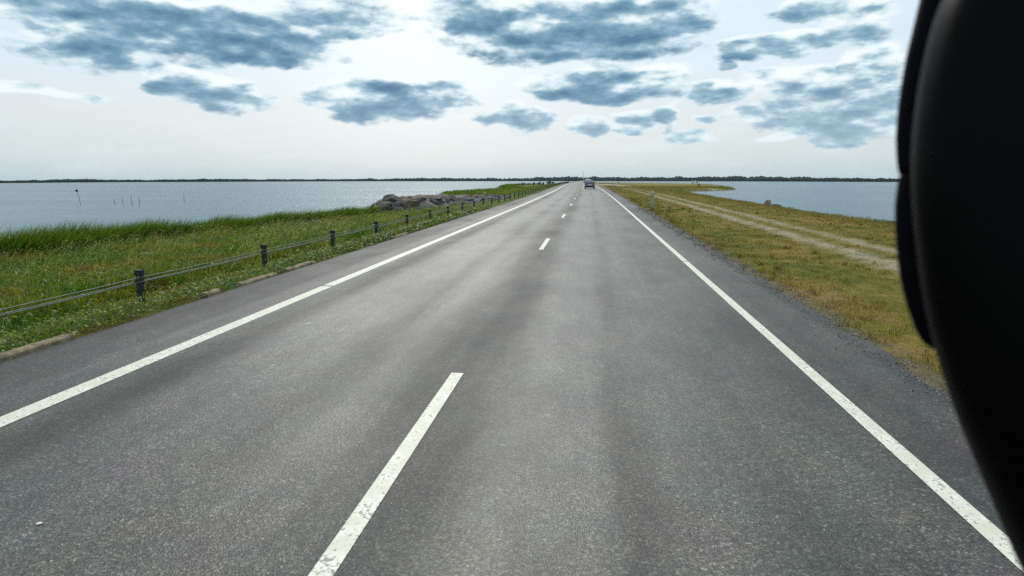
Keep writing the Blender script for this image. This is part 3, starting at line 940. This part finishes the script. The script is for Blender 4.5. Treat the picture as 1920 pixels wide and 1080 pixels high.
parts0 = fence_parts()
post_ys = [1.9, 5.75, 9.6, 13.75] + [17.75 + SP * k for k in range(0, 80)]
for i, yy in enumerate(post_ys):
    X, Z = fpos(yy)
    ps = parts0 if i == 0 else tuple(q.copy() for q in parts0)
    if i:
        for q in ps:
            COL.objects.link(q)
        ps[0].parent = fence
        for q in ps[1:]:
            q.parent = ps[0]
    ps[0].location = (X - fx0, yy - fy0, Z - fz0 + random.uniform(-.012, .012))
    ps[0].rotation_euler = (random.uniform(-.02, .02), random.uniform(-.025, .025), random.uniform(-.05, .05))
for dx_, zz, rd in ((.060, .405, .008), (.064, .328, .008), (-.064, .318, .008)):
    b = bmesh.new()
    pts = []
    for i, yy in enumerate(post_ys):
        X, Z = fpos(yy)
        pts.append((X + dx_ - fx0, yy - fy0, Z + zz - fz0))
        if i < len(post_ys) - 1:
            for f in (.33, .67):
                ym = yy + SP * f
                X, Z = fpos(ym)
                pts.append((X + dx_ - fx0, ym - fy0, Z + zz - .016 - fz0))
    tube(b, pts, rd, 6)
    bm_obj('cable', b, M['cable'], fence, smooth=True)


# ------------------------------------------------------------------ guide posts on the right
def guide_post(x, y, h, lean, label):
    z = float(ground(x, y))
    o = empty('guide_post', (x, y, z))
    o.rotation_euler = (0, R(lean), 0)
    tag(o, label, 'guide post', 'roadside guide posts')

    def ring(zz, w, d):
        return [(-w, -d * .5, zz), (-w * .55, -d, zz), (w * .55, -d, zz), (w, -d * .5, zz), (w * .6, d, zz), (-w * .6, d, zz)]
    b = bmesh.new(); loft(b, [ring(-.3, .075, .05), ring(.10 * h, .075, .05)]); bm_obj('base', b, M['black_plastic'], o)
    b = bmesh.new(); loft(b, [ring(.10 * h, .072, .048), ring(.70 * h, .07, .046)]); bm_obj('post_body', b, M['grey_plastic'], o)
    b = bmesh.new(); loft(b, [ring(.70 * h, .078, .052), ring(.86 * h, .078, .052)]); bnd = bm_obj('black_band', b, M['black_plastic'], o)
    b = bmesh.new(); box(b, -.04, .04, -.058, -.053, .73 * h, .83 * h); bm_obj('reflector', b, M['amber'], bnd)
    b = bmesh.new(); loft(b, [ring(.86 * h, .07, .046), ring(.97 * h, .068, .045), ring(h, .045, .03)]); bm_obj('post_top', b, M['white_plastic'], o)


guide_post(4.22, 42.5, 1.22, -1.5, 'nearer grey guide post with white top and black band beside the road')
guide_post(3.50, 92.2, 1.10, .8, 'small distant guide post on the right verge before the sandy pull-off')

# ------------------------------------------------------------------ boulders of the bank
BOULDER_MESH = {}


def boulder_mesh(seed, m):
    r = random.Random(seed)
    b = bmesh.new()
    bmesh.ops.create_icosphere(b, subdivisions=4, radius=1.0)
    planes = []
    for _ in range(9):
        v = Vector((r.gauss(0, 1), r.gauss(0, 1), r.gauss(0, 1))).normalized()
        planes.append((v, r.uniform(.50, .78)))
    off = Vector((r.uniform(0, 50), r.uniform(0, 50), r.uniform(0, 50)))
    for v in b.verts:
        c = v.co.copy()
        for pn, dd in planes:
            e = c.dot(pn) - dd
            if e > 0:
                c -= pn * e * .985
        c *= 1 + .06 * mnoise.noise(c * 1.7 + off) + .03 * mnoise.noise(c * 5 + off)
        v.co = c
    me = bpy.data.meshes.new('boulder')
    bmesh.ops.recalc_face_normals(b, faces=b.faces[:])
    b.to_mesh(me); b.free()
    me.materials.append(m)
    return me


def boulder(x, y, z, sx, sy, sz, rot, seed, m, label, group='boulders of the rock bank', name='boulder', cat='boulder'):
    o = bpy.data.objects.new(name, boulder_mesh(seed, m))
    COL.objects.link(o)
    o.location = (x, y, z)
    o.rotation_euler = rot
    o.scale = (sx, sy, sz)
    tag(o, label, cat, group)
    return o


ORD = ['first', 'second', 'third', 'fourth', 'fifth', 'sixth', 'seventh', 'eighth', 'ninth', 'tenth', 'eleventh', 'twelfth', 'thirteenth', 'fourteenth', 'fifteenth', 'sixteenth', 'seventeenth', 'eighteenth', 'nineteenth', 'twentieth', 'twenty-first', 'twenty-second']
# foot line of the bank: round the tip in the water, along the face, then thinning out towards the fence
FOOT = [Vector((-19.7, 58.0)), Vector((-19.1, 54.6)), Vector((-17.4, 52.0)), Vector((-15.0, 55.0)), Vector((-12.0, 59.4)), Vector((-9.6, 63.0)), Vector((-8.3, 66.3))]
INW = [Vector((.9, .1)), Vector((.85, .5)), Vector((.1, 1.0)), Vector((-.75, .65)), Vector((-.8, .6)), Vector((-.8, .6)), Vector((-.8, .6))]


def along(t):
    seg = [(FOOT[i + 1] - FOOT[i]).length for i in range(len(FOOT) - 1)]
    d = t * sum(seg)
    for i, s_ in enumerate(seg):
        if d <= s_ or i == len(seg) - 1:
            f = min(1, d / s_)
            return FOOT[i].lerp(FOOT[i + 1], f), INW[i].lerp(INW[i + 1], f).normalized()
        d -= s_


seedn = 100
for row, (cnt, inn, zc, size, rname) in enumerate(((20, -.2, -.38, .68, 'bottom'), (21, .25, .02, .66, 'middle'), (22, .75, .35, .58, 'top'))):
    for i in range(cnt):
        t = (i + .5 + random.uniform(-.18, .18)) / cnt
        p, nrm_ = along(t)
        tip = 1 - min(1, abs(t - .24) / .12) if t < .36 else 0
        fade = 1.0 if t < .78 else 1 - (t - .78) * 2.0
        s_ = size * random.uniform(.78, 1.18) * fade * (.82 if t < .4 else 1.06)
        q = p + nrm_ * (inn + random.uniform(-.1, .1))
        mk = 'rock_pink' if (t < .5 and random.random() < .5) else random.choice(['rock_grey', 'rock_grey', 'rock_dark', 'rock_pink' if random.random() < .3 else 'rock_dark'])
        word = {'rock_pink': 'pinkish brown', 'rock_grey': 'grey', 'rock_dark': 'dark grey'}[mk]
        zz = zc - (.35 * max(0, 1 - t / .16) if row < 2 else 0) + (1 - fade) * (.25 if row < 2 else .05) + random.uniform(-.07, .07)
        boulder(q.x, q.y, zz, s_ * random.uniform(1.1, 1.6), s_ * random.uniform(.95, 1.2), s_ * random.uniform(.66, .9), (random.uniform(-.4, .4), random.uniform(-.4, .4), random.uniform(0, 6.28)), seedn, M[mk],
                '%s boulder in the %s row of the rock bank, %s from its water end' % (word, rname, ORD[i]))
        seedn += 1
boulder(-10.75, 63.3, .83, .15, .13, .14, (0, 0, .4), 401, M['rock_pale'], 'small white stone lying on top of the rock bank', 'loose stones', 'stone', 'stone')
boulder(19.0, 69.2, -.38,   .40, .4, .45, (.2, .1, 1.0), 402, M['rock_pink'], 'reddish upright boulder at the right waterline', 'shore boulders on the right')
boulder(18.35, 64.4, -.52, .85, .5, .32, (.05, .05, .3), 403, M['rock_dark'], 'flat dark boulder beside the reddish one at the right waterline', 'shore boulders on the right')
boulder(58.5, 345, -.30, 1.1, .9, .8, (0, .1, .4), 404, M['rock_dark'], 'dark boulder on the grassy spit right of the white camper', 'shore boulders on the right')
boulder(50.5, 262, -.30, 1.3, 1.0, .45, (0, .05, .9), 405, M['rock_pale'], 'pale flat boulder near the tip of the grassy spit', 'shore boulders on the right')
r_ = random.Random(5)
SHL = ['dark shore stone nearest the mirror at the right waterline', 'second small stone along the right waterline from the mirror', 'third small stone along the right waterline from the mirror', 'fourth small stone along the right waterline from the mirror', 'fifth small stone along the right waterline, nearest the flat boulder']
for i, lb in enumerate(SHL):
    yy = 39.5 + i * 3.4
    xx = float(np.interp(yy, [38, 52, 75], [18.0, 17.7, 17.9])) + r_.uniform(-.2, .2)
    boulder(xx, yy, float(ground(xx, yy)) + .12, r_.uniform(.25, .42), r_.uniform(.22, .3), r_.uniform(.16, .24), (0, 0, r_.uniform(0, 3)), 420 + i, M['rock_dark' if i % 2 == 0 else 'rock_grey'], lb, 'small stones along the right waterline', 'stone', 'stone')
boulder(-3.32, 3.08, .022, .022, .015, .009, (0, 0, .3), 410, M['pebble'], 'tiny white pebble on the asphalt at the bottom left', 'pebbles on the road', 'pebble', 'pebble')
boulder(-4.02, 8.27, .049, .045, .03, .008, (0, 0, .1), 411, M['pebble'], 'pale flake on the asphalt right of the left edge line', 'pebbles on the road', 'pebble', 'pebble')


# ------------------------------------------------------------------ vehicles
def car(name, x, y, rz, paint, label, cat='car', group='cars driving ahead', L=4.4, W=1.78, H=1.46, van=False, zfix=None):
    z = (float(zroad(y)) if zfix is None else zfix)
    o = empty(name, (x, y, z), rz)           # local +y is forwards
    tag(o, label, cat, group)
    h2 = L / 2
    if van:
        prof = [(-h2, .38), (-h2, .9), (-h2 + .05, H * .93), (-h2 + .2, H), (h2 - 1.5, H), (h2 - .85, H * .62), (h2 - .12, H * .47), (h2, .55), (h2, .32)]
    else:
        prof = [(-h2, .42), (-h2 + .02, .78), (-h2 + .10, .98), (-h2 + .42, H * .93), (-h2 + .85, H), (-.15, H), (.95, 1.0), (h2 - .25, .80), (h2, .55), (h2 - .02, .30)]
    under = [(h2 - .1, .22), (-h2 + .1, .24)]
    ring = prof + under

    def half(zz):
        t = max(0, (zz - .95) / (H - .95))
        return W / 2 * (1 - (.10 if van else .20) * t) * (1 if zz > .3 else .94)
    b = bmesh.new()
    loft(b, [[(-half(zz) + .06, yy, zz) for yy, zz in ring], [(-half(zz), yy * .97, zz * .985 + .01) for yy, zz in ring], [(half(zz), yy * .97, zz * .985 + .01) for yy, zz in ring], [(half(zz) - .06, yy, zz) for yy, zz in ring]])
    bm_obj('body', b, paint, o, bevel=.03)

    def quad(nm, pts, m, t=.012, nrm_v=(0, -1, 0), par=o):
        b = bmesh.new()
        nv = Vector(nrm_v) * t
        a = [b.verts.new(Vector(p) + nv) for p in pts]; c = [b.verts.new(Vector(p) - nv) for p in pts]
        b.faces.new(a); b.faces.new(c[::-1])
        for i in range(len(a)):
            j = (i + 1) % len(a)
            b.faces.new((a[i], c[i], c[j], a[j]))
        return bm_obj(nm, b, m, par)
    if van:
        zb, zt = 1.15, H * .88
        quad('rear_window', [(-half(zb) + .2, -h2 + .015, zb), (half(zb) - .2, -h2 + .015, zb), (half(zt) - .2, -h2 + .05, zt), (-half(zt) + .2, -h2 + .05, zt)], M['glass'], .02)
        quad('windscreen', [(-half(1.4) + .14, h2 - .90, H * .66), (half(1.4) - .14, h2 - .90, H * .66), (half(H) - .12, h2 - 1.46, H * .96), (-half(H) + .12, h2 - 1.46, H * .96)], M['glass'], .03, (0, .9, .4))
        for s_ in (-1, 1):
            for ya, yb in ((h2 - 2.3, h2 - 1.25), (-h2 + .5, -h2 + 1.6)):
                quad('side_window', [(s_ * (half(1.3) + .005), ya, 1.25), (s_ * (half(1.3) + .005), yb, 1.25), (s_ * (half(1.9) + .005), yb - .1, H * .86), (s_ * (half(1.9) + .005), ya, H * .86)], M['glass'], .015, (1, 0, 0))
    else:
        zb, zt = 1.0, H * .92
        quad('rear_window', [(-half(zb) + .14, -h2 + .11, zb), (half(zb) - .14, -h2 + .11, zb), (half(zt) - .16, -h2 + .42, zt), (-half(zt) + .16, -h2 + .42, zt)], M['glass'], .016, (0, -.8, .6))
        quad('windscreen', [(-half(1.0) + .12, .90, 1.03), (half(1.0) - .12, .90, 1.03), (half(H) - .1, -.08, H * .975), (-half(H) + .1, -.08, H * .975)], M['glass'], .02, (0, .4, .9))
        for s_ in (-1, 1):
            quad('side_window', [(s_ * (half(1.02) + .002), -h2 + .6, 1.02), (s_ * (half(1.02) + .002), .78, 1.02), (s_ * (half(H * .94) + .002), -.05, H * .94), (s_ * (half(H * .94) + .002), -h2 + .9, H * .94)], M['glass'], .014, (1, 0, 0))
    b = bmesh.new(); box(b, -W / 2 * .95, W / 2 * .95, -h2 - .045, -h2 + .12, .30, .56); bm_obj('rear_bumper', b, M['bumper'], o, bevel=.03)
    b = bmesh.new(); box(b, -W / 2 * .94, W / 2 * .94, h2 - .12, h2 + .045, .28, .52); bm_obj('front_bumper', b, M['bumper'], o, bevel=.03)
    quad('number_plate', [(-.26, -h2 - .02, .66), (.26, -h2 - .02, .66), (.26, -h2 - .01, .77), (-.26, -h2 - .01, .77)], M['plate'], .012)
    for s_ in (-1, 1):
        b = bmesh.new(); box(b, s_ * W * .36 - .14, s_ * W * .36 + .14, -h2 - .02, -h2 + .10, .78, .96); bm_obj('tail_lamp', b, M['lamp_red'], o, bevel=.02)
        b = bmesh.new(); box(b, s_ * W * .37 - .16, s_ * W * .37 + .16, h2 - .16, h2 - .02, .58, .72); bm_obj('headlamp', b, M['lamp_clear'], o, bevel=.02)
        b = bmesh.new(); box(b, s_ * (W / 2 + .09) - .09, s_ * (W / 2 + .09) + .09, .62, .70, .98, 1.12); bm_obj('wing_mirror', b, M['bumper'], o, bevel=.02)
        for yw in (-h2 + .82, h2 - .86):
            b = bmesh.new(); tube(b, [(s_ * (W / 2 - .19), yw, .31), (s_ * (W / 2 - .01), yw, .31)], .31, 20)
            wl = bm_obj('wheel', b, M['tyre'], o, bevel=.03)
            b = bmesh.new(); tube(b, [(s_ * (W / 2 - .02), yw, .31), (s_ * (W / 2 + .004), yw, .31)], .20, 14); bm_obj('rim', b, M['rim'], wl)
    return o


car('hatchback_car', -.02, 112.0, R(.8), M['car_dark'], 'dark grey hatchback, nearest car driving ahead in the right lane')
car('estate_car', -.55, 182.0, R(.8), M['car_silver'], 'white car driving just ahead of the dark hatchback', H=1.5)
car('delivery_van', -1.9, 285.0, R(.8), M['car_white'], 'tall white van leading the row of vehicles on the road', 'van', L=5.6, W=2.0, H=2.6, van=True)
car('parked_car', 20.5, 470.0, R(82), M['car_silver'], 'silver car parked on the sandy ground right of the road', group='vehicles parked by the shore', zfix=float(ground(20.5, 470)))
car('camper_van', 80.0, 490.0, R(-86), M['car_white'], 'white camper van parked on the far grassy spit on the right', 'van', 'vehicles parked by the shore', L=5.4, W=2.0, H=2.5, van=True, zfix=float(ground(80.0, 490)))


# ------------------------------------------------------------------ bushes on the far left spit
def bush(x, y, h, w, label, seed):
    z = float(ground(x, y))
    o = empty('bush', (x, y, z))
    tag(o, label, 'bush', 'bushes on the far left spit')
    r = np.random.default_rng(seed)
    n = 900
    nb = 9
    cen = np.stack([r.normal(0, w * .24, nb), r.normal(0, w * .24, nb), h * r.uniform(.25, .82, nb)], -1)
    which = r.integers(0, nb, n)
    v = r.normal(0, 1, (n, 3)); v /= np.linalg.norm(v, axis=1)[:, None]
    P0 = cen[which] + v * (r.uniform(.3, 1, n) ** .5)[:, None] * np.array([w * .26, w * .26, h * .22])
    P0[:, 2] = np.clip(P0[:, 2], .05, None)
    s_ = r.uniform(.07, .16, n)[:, None] * max(h / 2.2, .6)
    e1 = r.normal(0, 1, (n, 3)); e1 /= np.linalg.norm(e1, axis=1)[:, None]
    e2 = np.cross(e1, r.normal(0, 1, (n, 3))); e2 /= np.linalg.norm(e2, axis=1)[:, None]
    V = np.stack([P0 - e1 * s_, P0 - e2 * s_ * .6, P0 + e1 * s_, P0 + e2 * s_ * .6], 1).reshape(-1, 3)
    k = np.arange(n)[:, None] * 4
    mesh_np('foliage', V, [k + np.array([[0, 1, 2, 3]])], M['leaf'], o, attrs={'tint': np.repeat(r.uniform(.1, .9, n), 4)})
    b = bmesh.new()
    for q in range(5):
        c = cen[q]
        tube(b, [(0.03 * q - .06, 0, -.15), (c[0] * .4, c[1] * .4, c[2] * .5), tuple(c)], [.06, .04, .015], 6)
    bm_obj('stems', b, M['bark'], o)


for i, (x, y, h, w, lb) in enumerate([(-48.0, 420, 1.6, 3.4, 'low dark bush, leftmost on the far left spit'), (-45.4, 425, 1.9, 3.2, 'rounded dark bush, second from the left on the far spit'), (-41.6, 425, 1.5, 2.4, 'small low bush third from the left on the far spit'),
                                      (-38.2, 425, 2.0, 1.6, 'narrow upright bush fourth from the left on the far spit'), (-34.6, 425, 2.3, 2.2, 'tall narrow bush, left of the close pair on the far spit'), (-32.0, 428, 2.0, 1.7, 'narrow bush, right of the close pair on the far spit'),
                                      (-26.4, 400, 2.9, 2.6, 'tallest bush on the far left spit, standing alone'), (-22.6, 380, 1.9, 2.4, 'dark round bush nearest the road on the far left spit')]):
    bush(x, y, h, w, lb, 50 + i)


# ------------------------------------------------------------------ stakes standing in the water on the left
def stake(x, y, h, lx, ly, label, top=False, name='net_stake'):
    o = empty(name, (x, y, WATER))
    tag(o, label, 'stake', 'stakes in the left water')
    b = bmesh.new()
    tube(b, [(0, 0, -1.5), (lx * .5 * h, ly * .5 * h, h * .5), (lx * h, ly * h, h)], [.03, .026, .02], 6)
    bm_obj('pole', b, M['wood'], o)
    if top:
        b = bmesh.new()
        rings = []
        for s_ in range(7):
            a = s_ / 6
            rings.append([(lx * h + math.cos(q * 1.047) * .19 * math.sin(math.pi * min(.98, a + .02)) - .03, ly * h + math.sin(q * 1.047) * .19 * math.sin(math.pi * min(.98, a + .02)), h - .12 + a * .42) for q in range(6)])
        loft(b, rings)
        bm_obj('marker_top', b, M['flag'], o)


stake(-73.3, 81.5, 1.85, -.26, 0, 'leaning stake with a black top marker in the left water', True, 'marker_stake')
stake(-67.2, 80.5, .85, .05, 0, 'short stake in the left water, next right of the leaning marker')
stake(-66.3, 81, 1.0, .03, 0, 'thin stake in the left water beside the short stake')
stake(-63.2, 79, 1.35, -.10, 0, 'left stake of the close pair in the left water')
stake(-62.6, 79.5, 1.15, .12, 0, 'right stake of the close pair in the left water')
stake(-64.5, 92, 1.3, .02, 0, 'lone thin stake standing far right of the other stakes in the left water')

# ------------------------------------------------------------------ wooded far shore
SHORE = [(-741, 532, 2.4), (-712, 599, 2.6), (-743, 703, 2.8), (-788, 803, 3.4), (-899, 985, 5.0), (-968, 1189, 4.6), (-930, 1300, 5.4), (-967, 1503, 6.6), (-988, 1810, 6.4), (-1019, 2261, 8.1), (-927, 2591, 10.6), (-749, 2807, 13.5), (-543, 3056, 14.5), (-332, 3082, 14.9), (-227, 3095, 20.5), (0, 3124, 20.2),
         (230, 2929, 18.0), (397, 2757, 18.8), (592, 2463, 17.0), (641, 2110, 12.9), (677, 1709, 9.7), (702, 1538, 7.6), (728, 1251, 5.9), (757, 997, 4.6), (800, 760, 4.0)]


def far_mat():
    m, gg, out = mat('far_wood')
    P = geo_pos(gg)
    t = gg.attr('tint')
    c = gg.ramp(t, [(0, (.012, .032, .034)), (.5, (.018, .042, .042)), (1, (.026, .052, .046))])
    principled(gg, out, c, .9, None, .1)
    return m


M['far'] = far_mat()
ico = bmesh.new(); bmesh.ops.create_icosphere(ico, subdivisions=2, radius=1.0)
IV = np.array([v.co[:] for v in ico.verts]); ico.verts.index_update()
IF = np.array([[v.index for v in f.verts] for f in ico.faces]); ico.free()
Vs, Fs, Ts = [], [], []
base_i = 0
for i in range(len(SHORE) - 1):
    ax, ay, ah = SHORE[i]; bx, by, bh = SHORE[i + 1]
    seg = math.hypot(bx - ax, by - ay)
    rx, ry = (ax + bx) / 2, (ay + by) / 2
    rl = math.hypot(rx, ry); rx /= rl; ry /= rl
    hm = (ah + bh) / 2
    cnt = int(seg / (hm * .42)) + 2
    for rowd in (0, 1, 2):
        for q in range(cnt):
            f = (q + random.random()) / cnt
            h = (ah + (bh - ah) * f) * (.95 + .12 * rowd) * random.uniform(.78, 1.06) * (.92 + .07 * math.sin(i * 1.7 + f * 5.1) + .06 * math.sin(i * .9 + f * 13.0))
            back = rowd * hm * 1.2 + random.uniform(0, hm)
            x = ax + (bx - ax) * f + rx * back; y = ay + (by - ay) * f + ry * back
            wd = h * random.uniform(.30, .52)
            jit = 1 + rng.normal(0, .13, len(IV))
            v = IV * jit[:, None]
            taper = 1 - .35 * np.clip(v[:, 2], 0, 1) * random.random()
            v = np.stack([v[:, 0] * wd * taper, v[:, 1] * wd * taper, v[:, 2] * h * .52 + h * .48], -1)
            v[:, 0] += x; v[:, 1] += y; v[:, 2] += WATER + .3
            Vs.append(v); Fs.append(IF + base_i); base_i += len(IV)
            Ts.append(np.clip(rng.normal(random.uniform(.2, .8), .15, len(IV)), 0, 1))
tag(mesh_np('far_treeline', np.concatenate(Vs), [np.concatenate(Fs)], M['far'], attrs={'tint': np.concatenate(Ts)}), 'dark wooded far shore across the water along the horizon', 'treeline', kind='stuff')
# the land the far wood stands on
V, F = [], []
for i, (x, y, h) in enumerate(SHORE):
    l_ = math.hypot(x, y); ux, uy = x / l_, y / l_
    for d_, zz in ((-14, WATER - .6), (-2, WATER + .35), (140, WATER + 2.0), (900, WATER + 3)):
        V.append((x + ux * d_, y + uy * d_, zz))
    if i:
        for k_ in range(3):
            F.append(((i - 1) * 4 + k_, i * 4 + k_, i * 4 + k_ + 1, (i - 1) * 4 + k_ + 1))
tag(mesh_np('far_shore', np.array(V, float), [np.array(F)], M['ground'], attrs={'u': np.full(len(V), 20.0), 'sand': np.zeros(len(V))}), kind='structure')
# radio mast above the far wood
mast = empty('radio_mast', (-32, 3150, 0)); tag(mast, 'thin distant mast rising above the far treeline behind the road', 'mast')
b = bmesh.new(); tube(b, [(0, 0, -1), (0, 0, 48)], [1.1, .5], 6); bm_obj('mast_tube', b, M['steel'], mast)
b = bmesh.new(); box(b, -1.2, 1.2, -1.2, 1.2, 41, 43.5); bm_obj('antenna_box', b, M['steel'], mast)

# ------------------------------------------------------------------ the dark mirror close to the lens, hanging from the vehicle
fw = Vector((-.12222297, .97738165, -.17258809)); rt = Vector((.9922716, .12408498, 0)); upv = rt.cross(fw)
MIR = Vector((0, 0, CAM_H)) + fw * .30 + rt * .30
mir = empty('mirror_housing', MIR)
mir.rotation_euler = Matrix((rt, fw, upv)).transposed().to_euler()      # local x right, y away, z up
tag(mir, 'large black rounded mirror housing, out of focus at the right edge', 'mirror')


def shell(name, outline, cxs, b_depth, yoff, m, shift=0.0, nu=40):
    """rounded shell whose left outline is given as (x, z); elliptical in plan, tapering closed at both ends"""
    pts = np.array(outline)
    zz = np.linspace(pts[0, 1], pts[-1, 1], 60)
    order = np.argsort(pts[:, 1])
    xl = np.interp(zz, pts[order, 1], pts[order, 0])
    ker = np.array([1, 2, 3, 2, 1]) / 9
    xp = np.concatenate([np.full(2, xl[0]), xl, np.full(2, xl[-1])]); xl2 = np.convolve(xp, ker, 'valid')
    rings = []
    for i in range(len(zz)):
        e = min(1, min(i, len(zz) - 1 - i) / 5.0)
        e = math.sqrt(1 - (1 - e) ** 2) * .97 + .03
        a = (cxs - xl2[i]) * (.6 + .4 * e)
        bb = b_depth * e
        rings.append([(cxs + shift - .30 - a * math.copysign(abs(math.cos(q)) ** .92, math.cos(q)), yoff + bb * math.copysign(abs(math.sin(q)) ** .9, math.sin(q)), zz[i]) for q in np.linspace(0, 2 * math.pi, nu, endpoint=False)])
    bm_ = bmesh.new()
    loft(bm_, rings)
    return bm_obj(name, bm_, m, mir, smooth=True)


BODY = [(0.236, 0.195), (0.2265, 0.177), (0.2165, 0.1565), (0.2087, 0.1409), (0.203, 0.1213), (0.199, 0.1017), (0.1962, 0.0809), (0.1949, 0.0626), (0.1957, 0.0417), (0.1972, 0.0261), (0.2003, 0.0), (0.2061, -0.0261), (0.2126, -0.047), (0.2191, -0.0652), (0.227, -0.0835), (0.2374, -0.107), (0.2465, -0.1278), (0.253, -0.1422), (0.2609, -0.1565), (.285, -.20)]
UPPER = [(0.207, 0.18), (0.2025, 0.161), (0.1977, 0.1409), (0.1938, 0.1252), (0.191, 0.1096), (0.1889, 0.0939), (0.1881, 0.0809), (0.1886, 0.0691), (0.1895, 0.0626), (0.1915, 0.053)]
LOWER = [(0.1912, 0.0675), (0.1892, 0.0569), (0.1878, 0.047), (0.1876, 0.0365), (0.1883, 0.0235), (0.1904, 0.0052), (0.1943, -0.0104), (0.1998, -0.0248), (0.2075, -0.0365)]
shell('housing_shell', BODY, .345, .045, 0.0, M['housing'], shift=.0035)
shell('upper_rim', UPPER, .24, .012, .030, M['rubber'], shift=.019)
shell('lower_rim', LOWER, .24, .012, .030, M['rubber'], shift=.019)
b = bmesh.new()
tube(b, [(.12, .0, -.05), (.30, -.02, -.10), (.55, -.10, -.16), (.80, -.30, -.22)], [.016, .016, .018, .02], 10)
bm_obj('mounting_arm', b, M['housing'], mir, smooth=True)

# ------------------------------------------------------------------ thin summer haze over the water
bm = bmesh.new(); box(bm, -6000, 6000, -400, 5500, -5.0, 75.0)
hm = bpy.data.materials.new('haze'); hm.use_nodes = True
gg = NG(hm.node_tree); gg.n.clear()
pv = gg.node('ShaderNodeVolumePrincipled'); pv.inputs['Color'].default_value = (.80, .90, 1.0, 1); pv.inputs['Density'].default_value = .00003
gg.l.new(pv.outputs[0], gg.node('ShaderNodeOutputMaterial').inputs['Volume'])
tag(bm_obj('haze', bm, hm), kind='stuff')
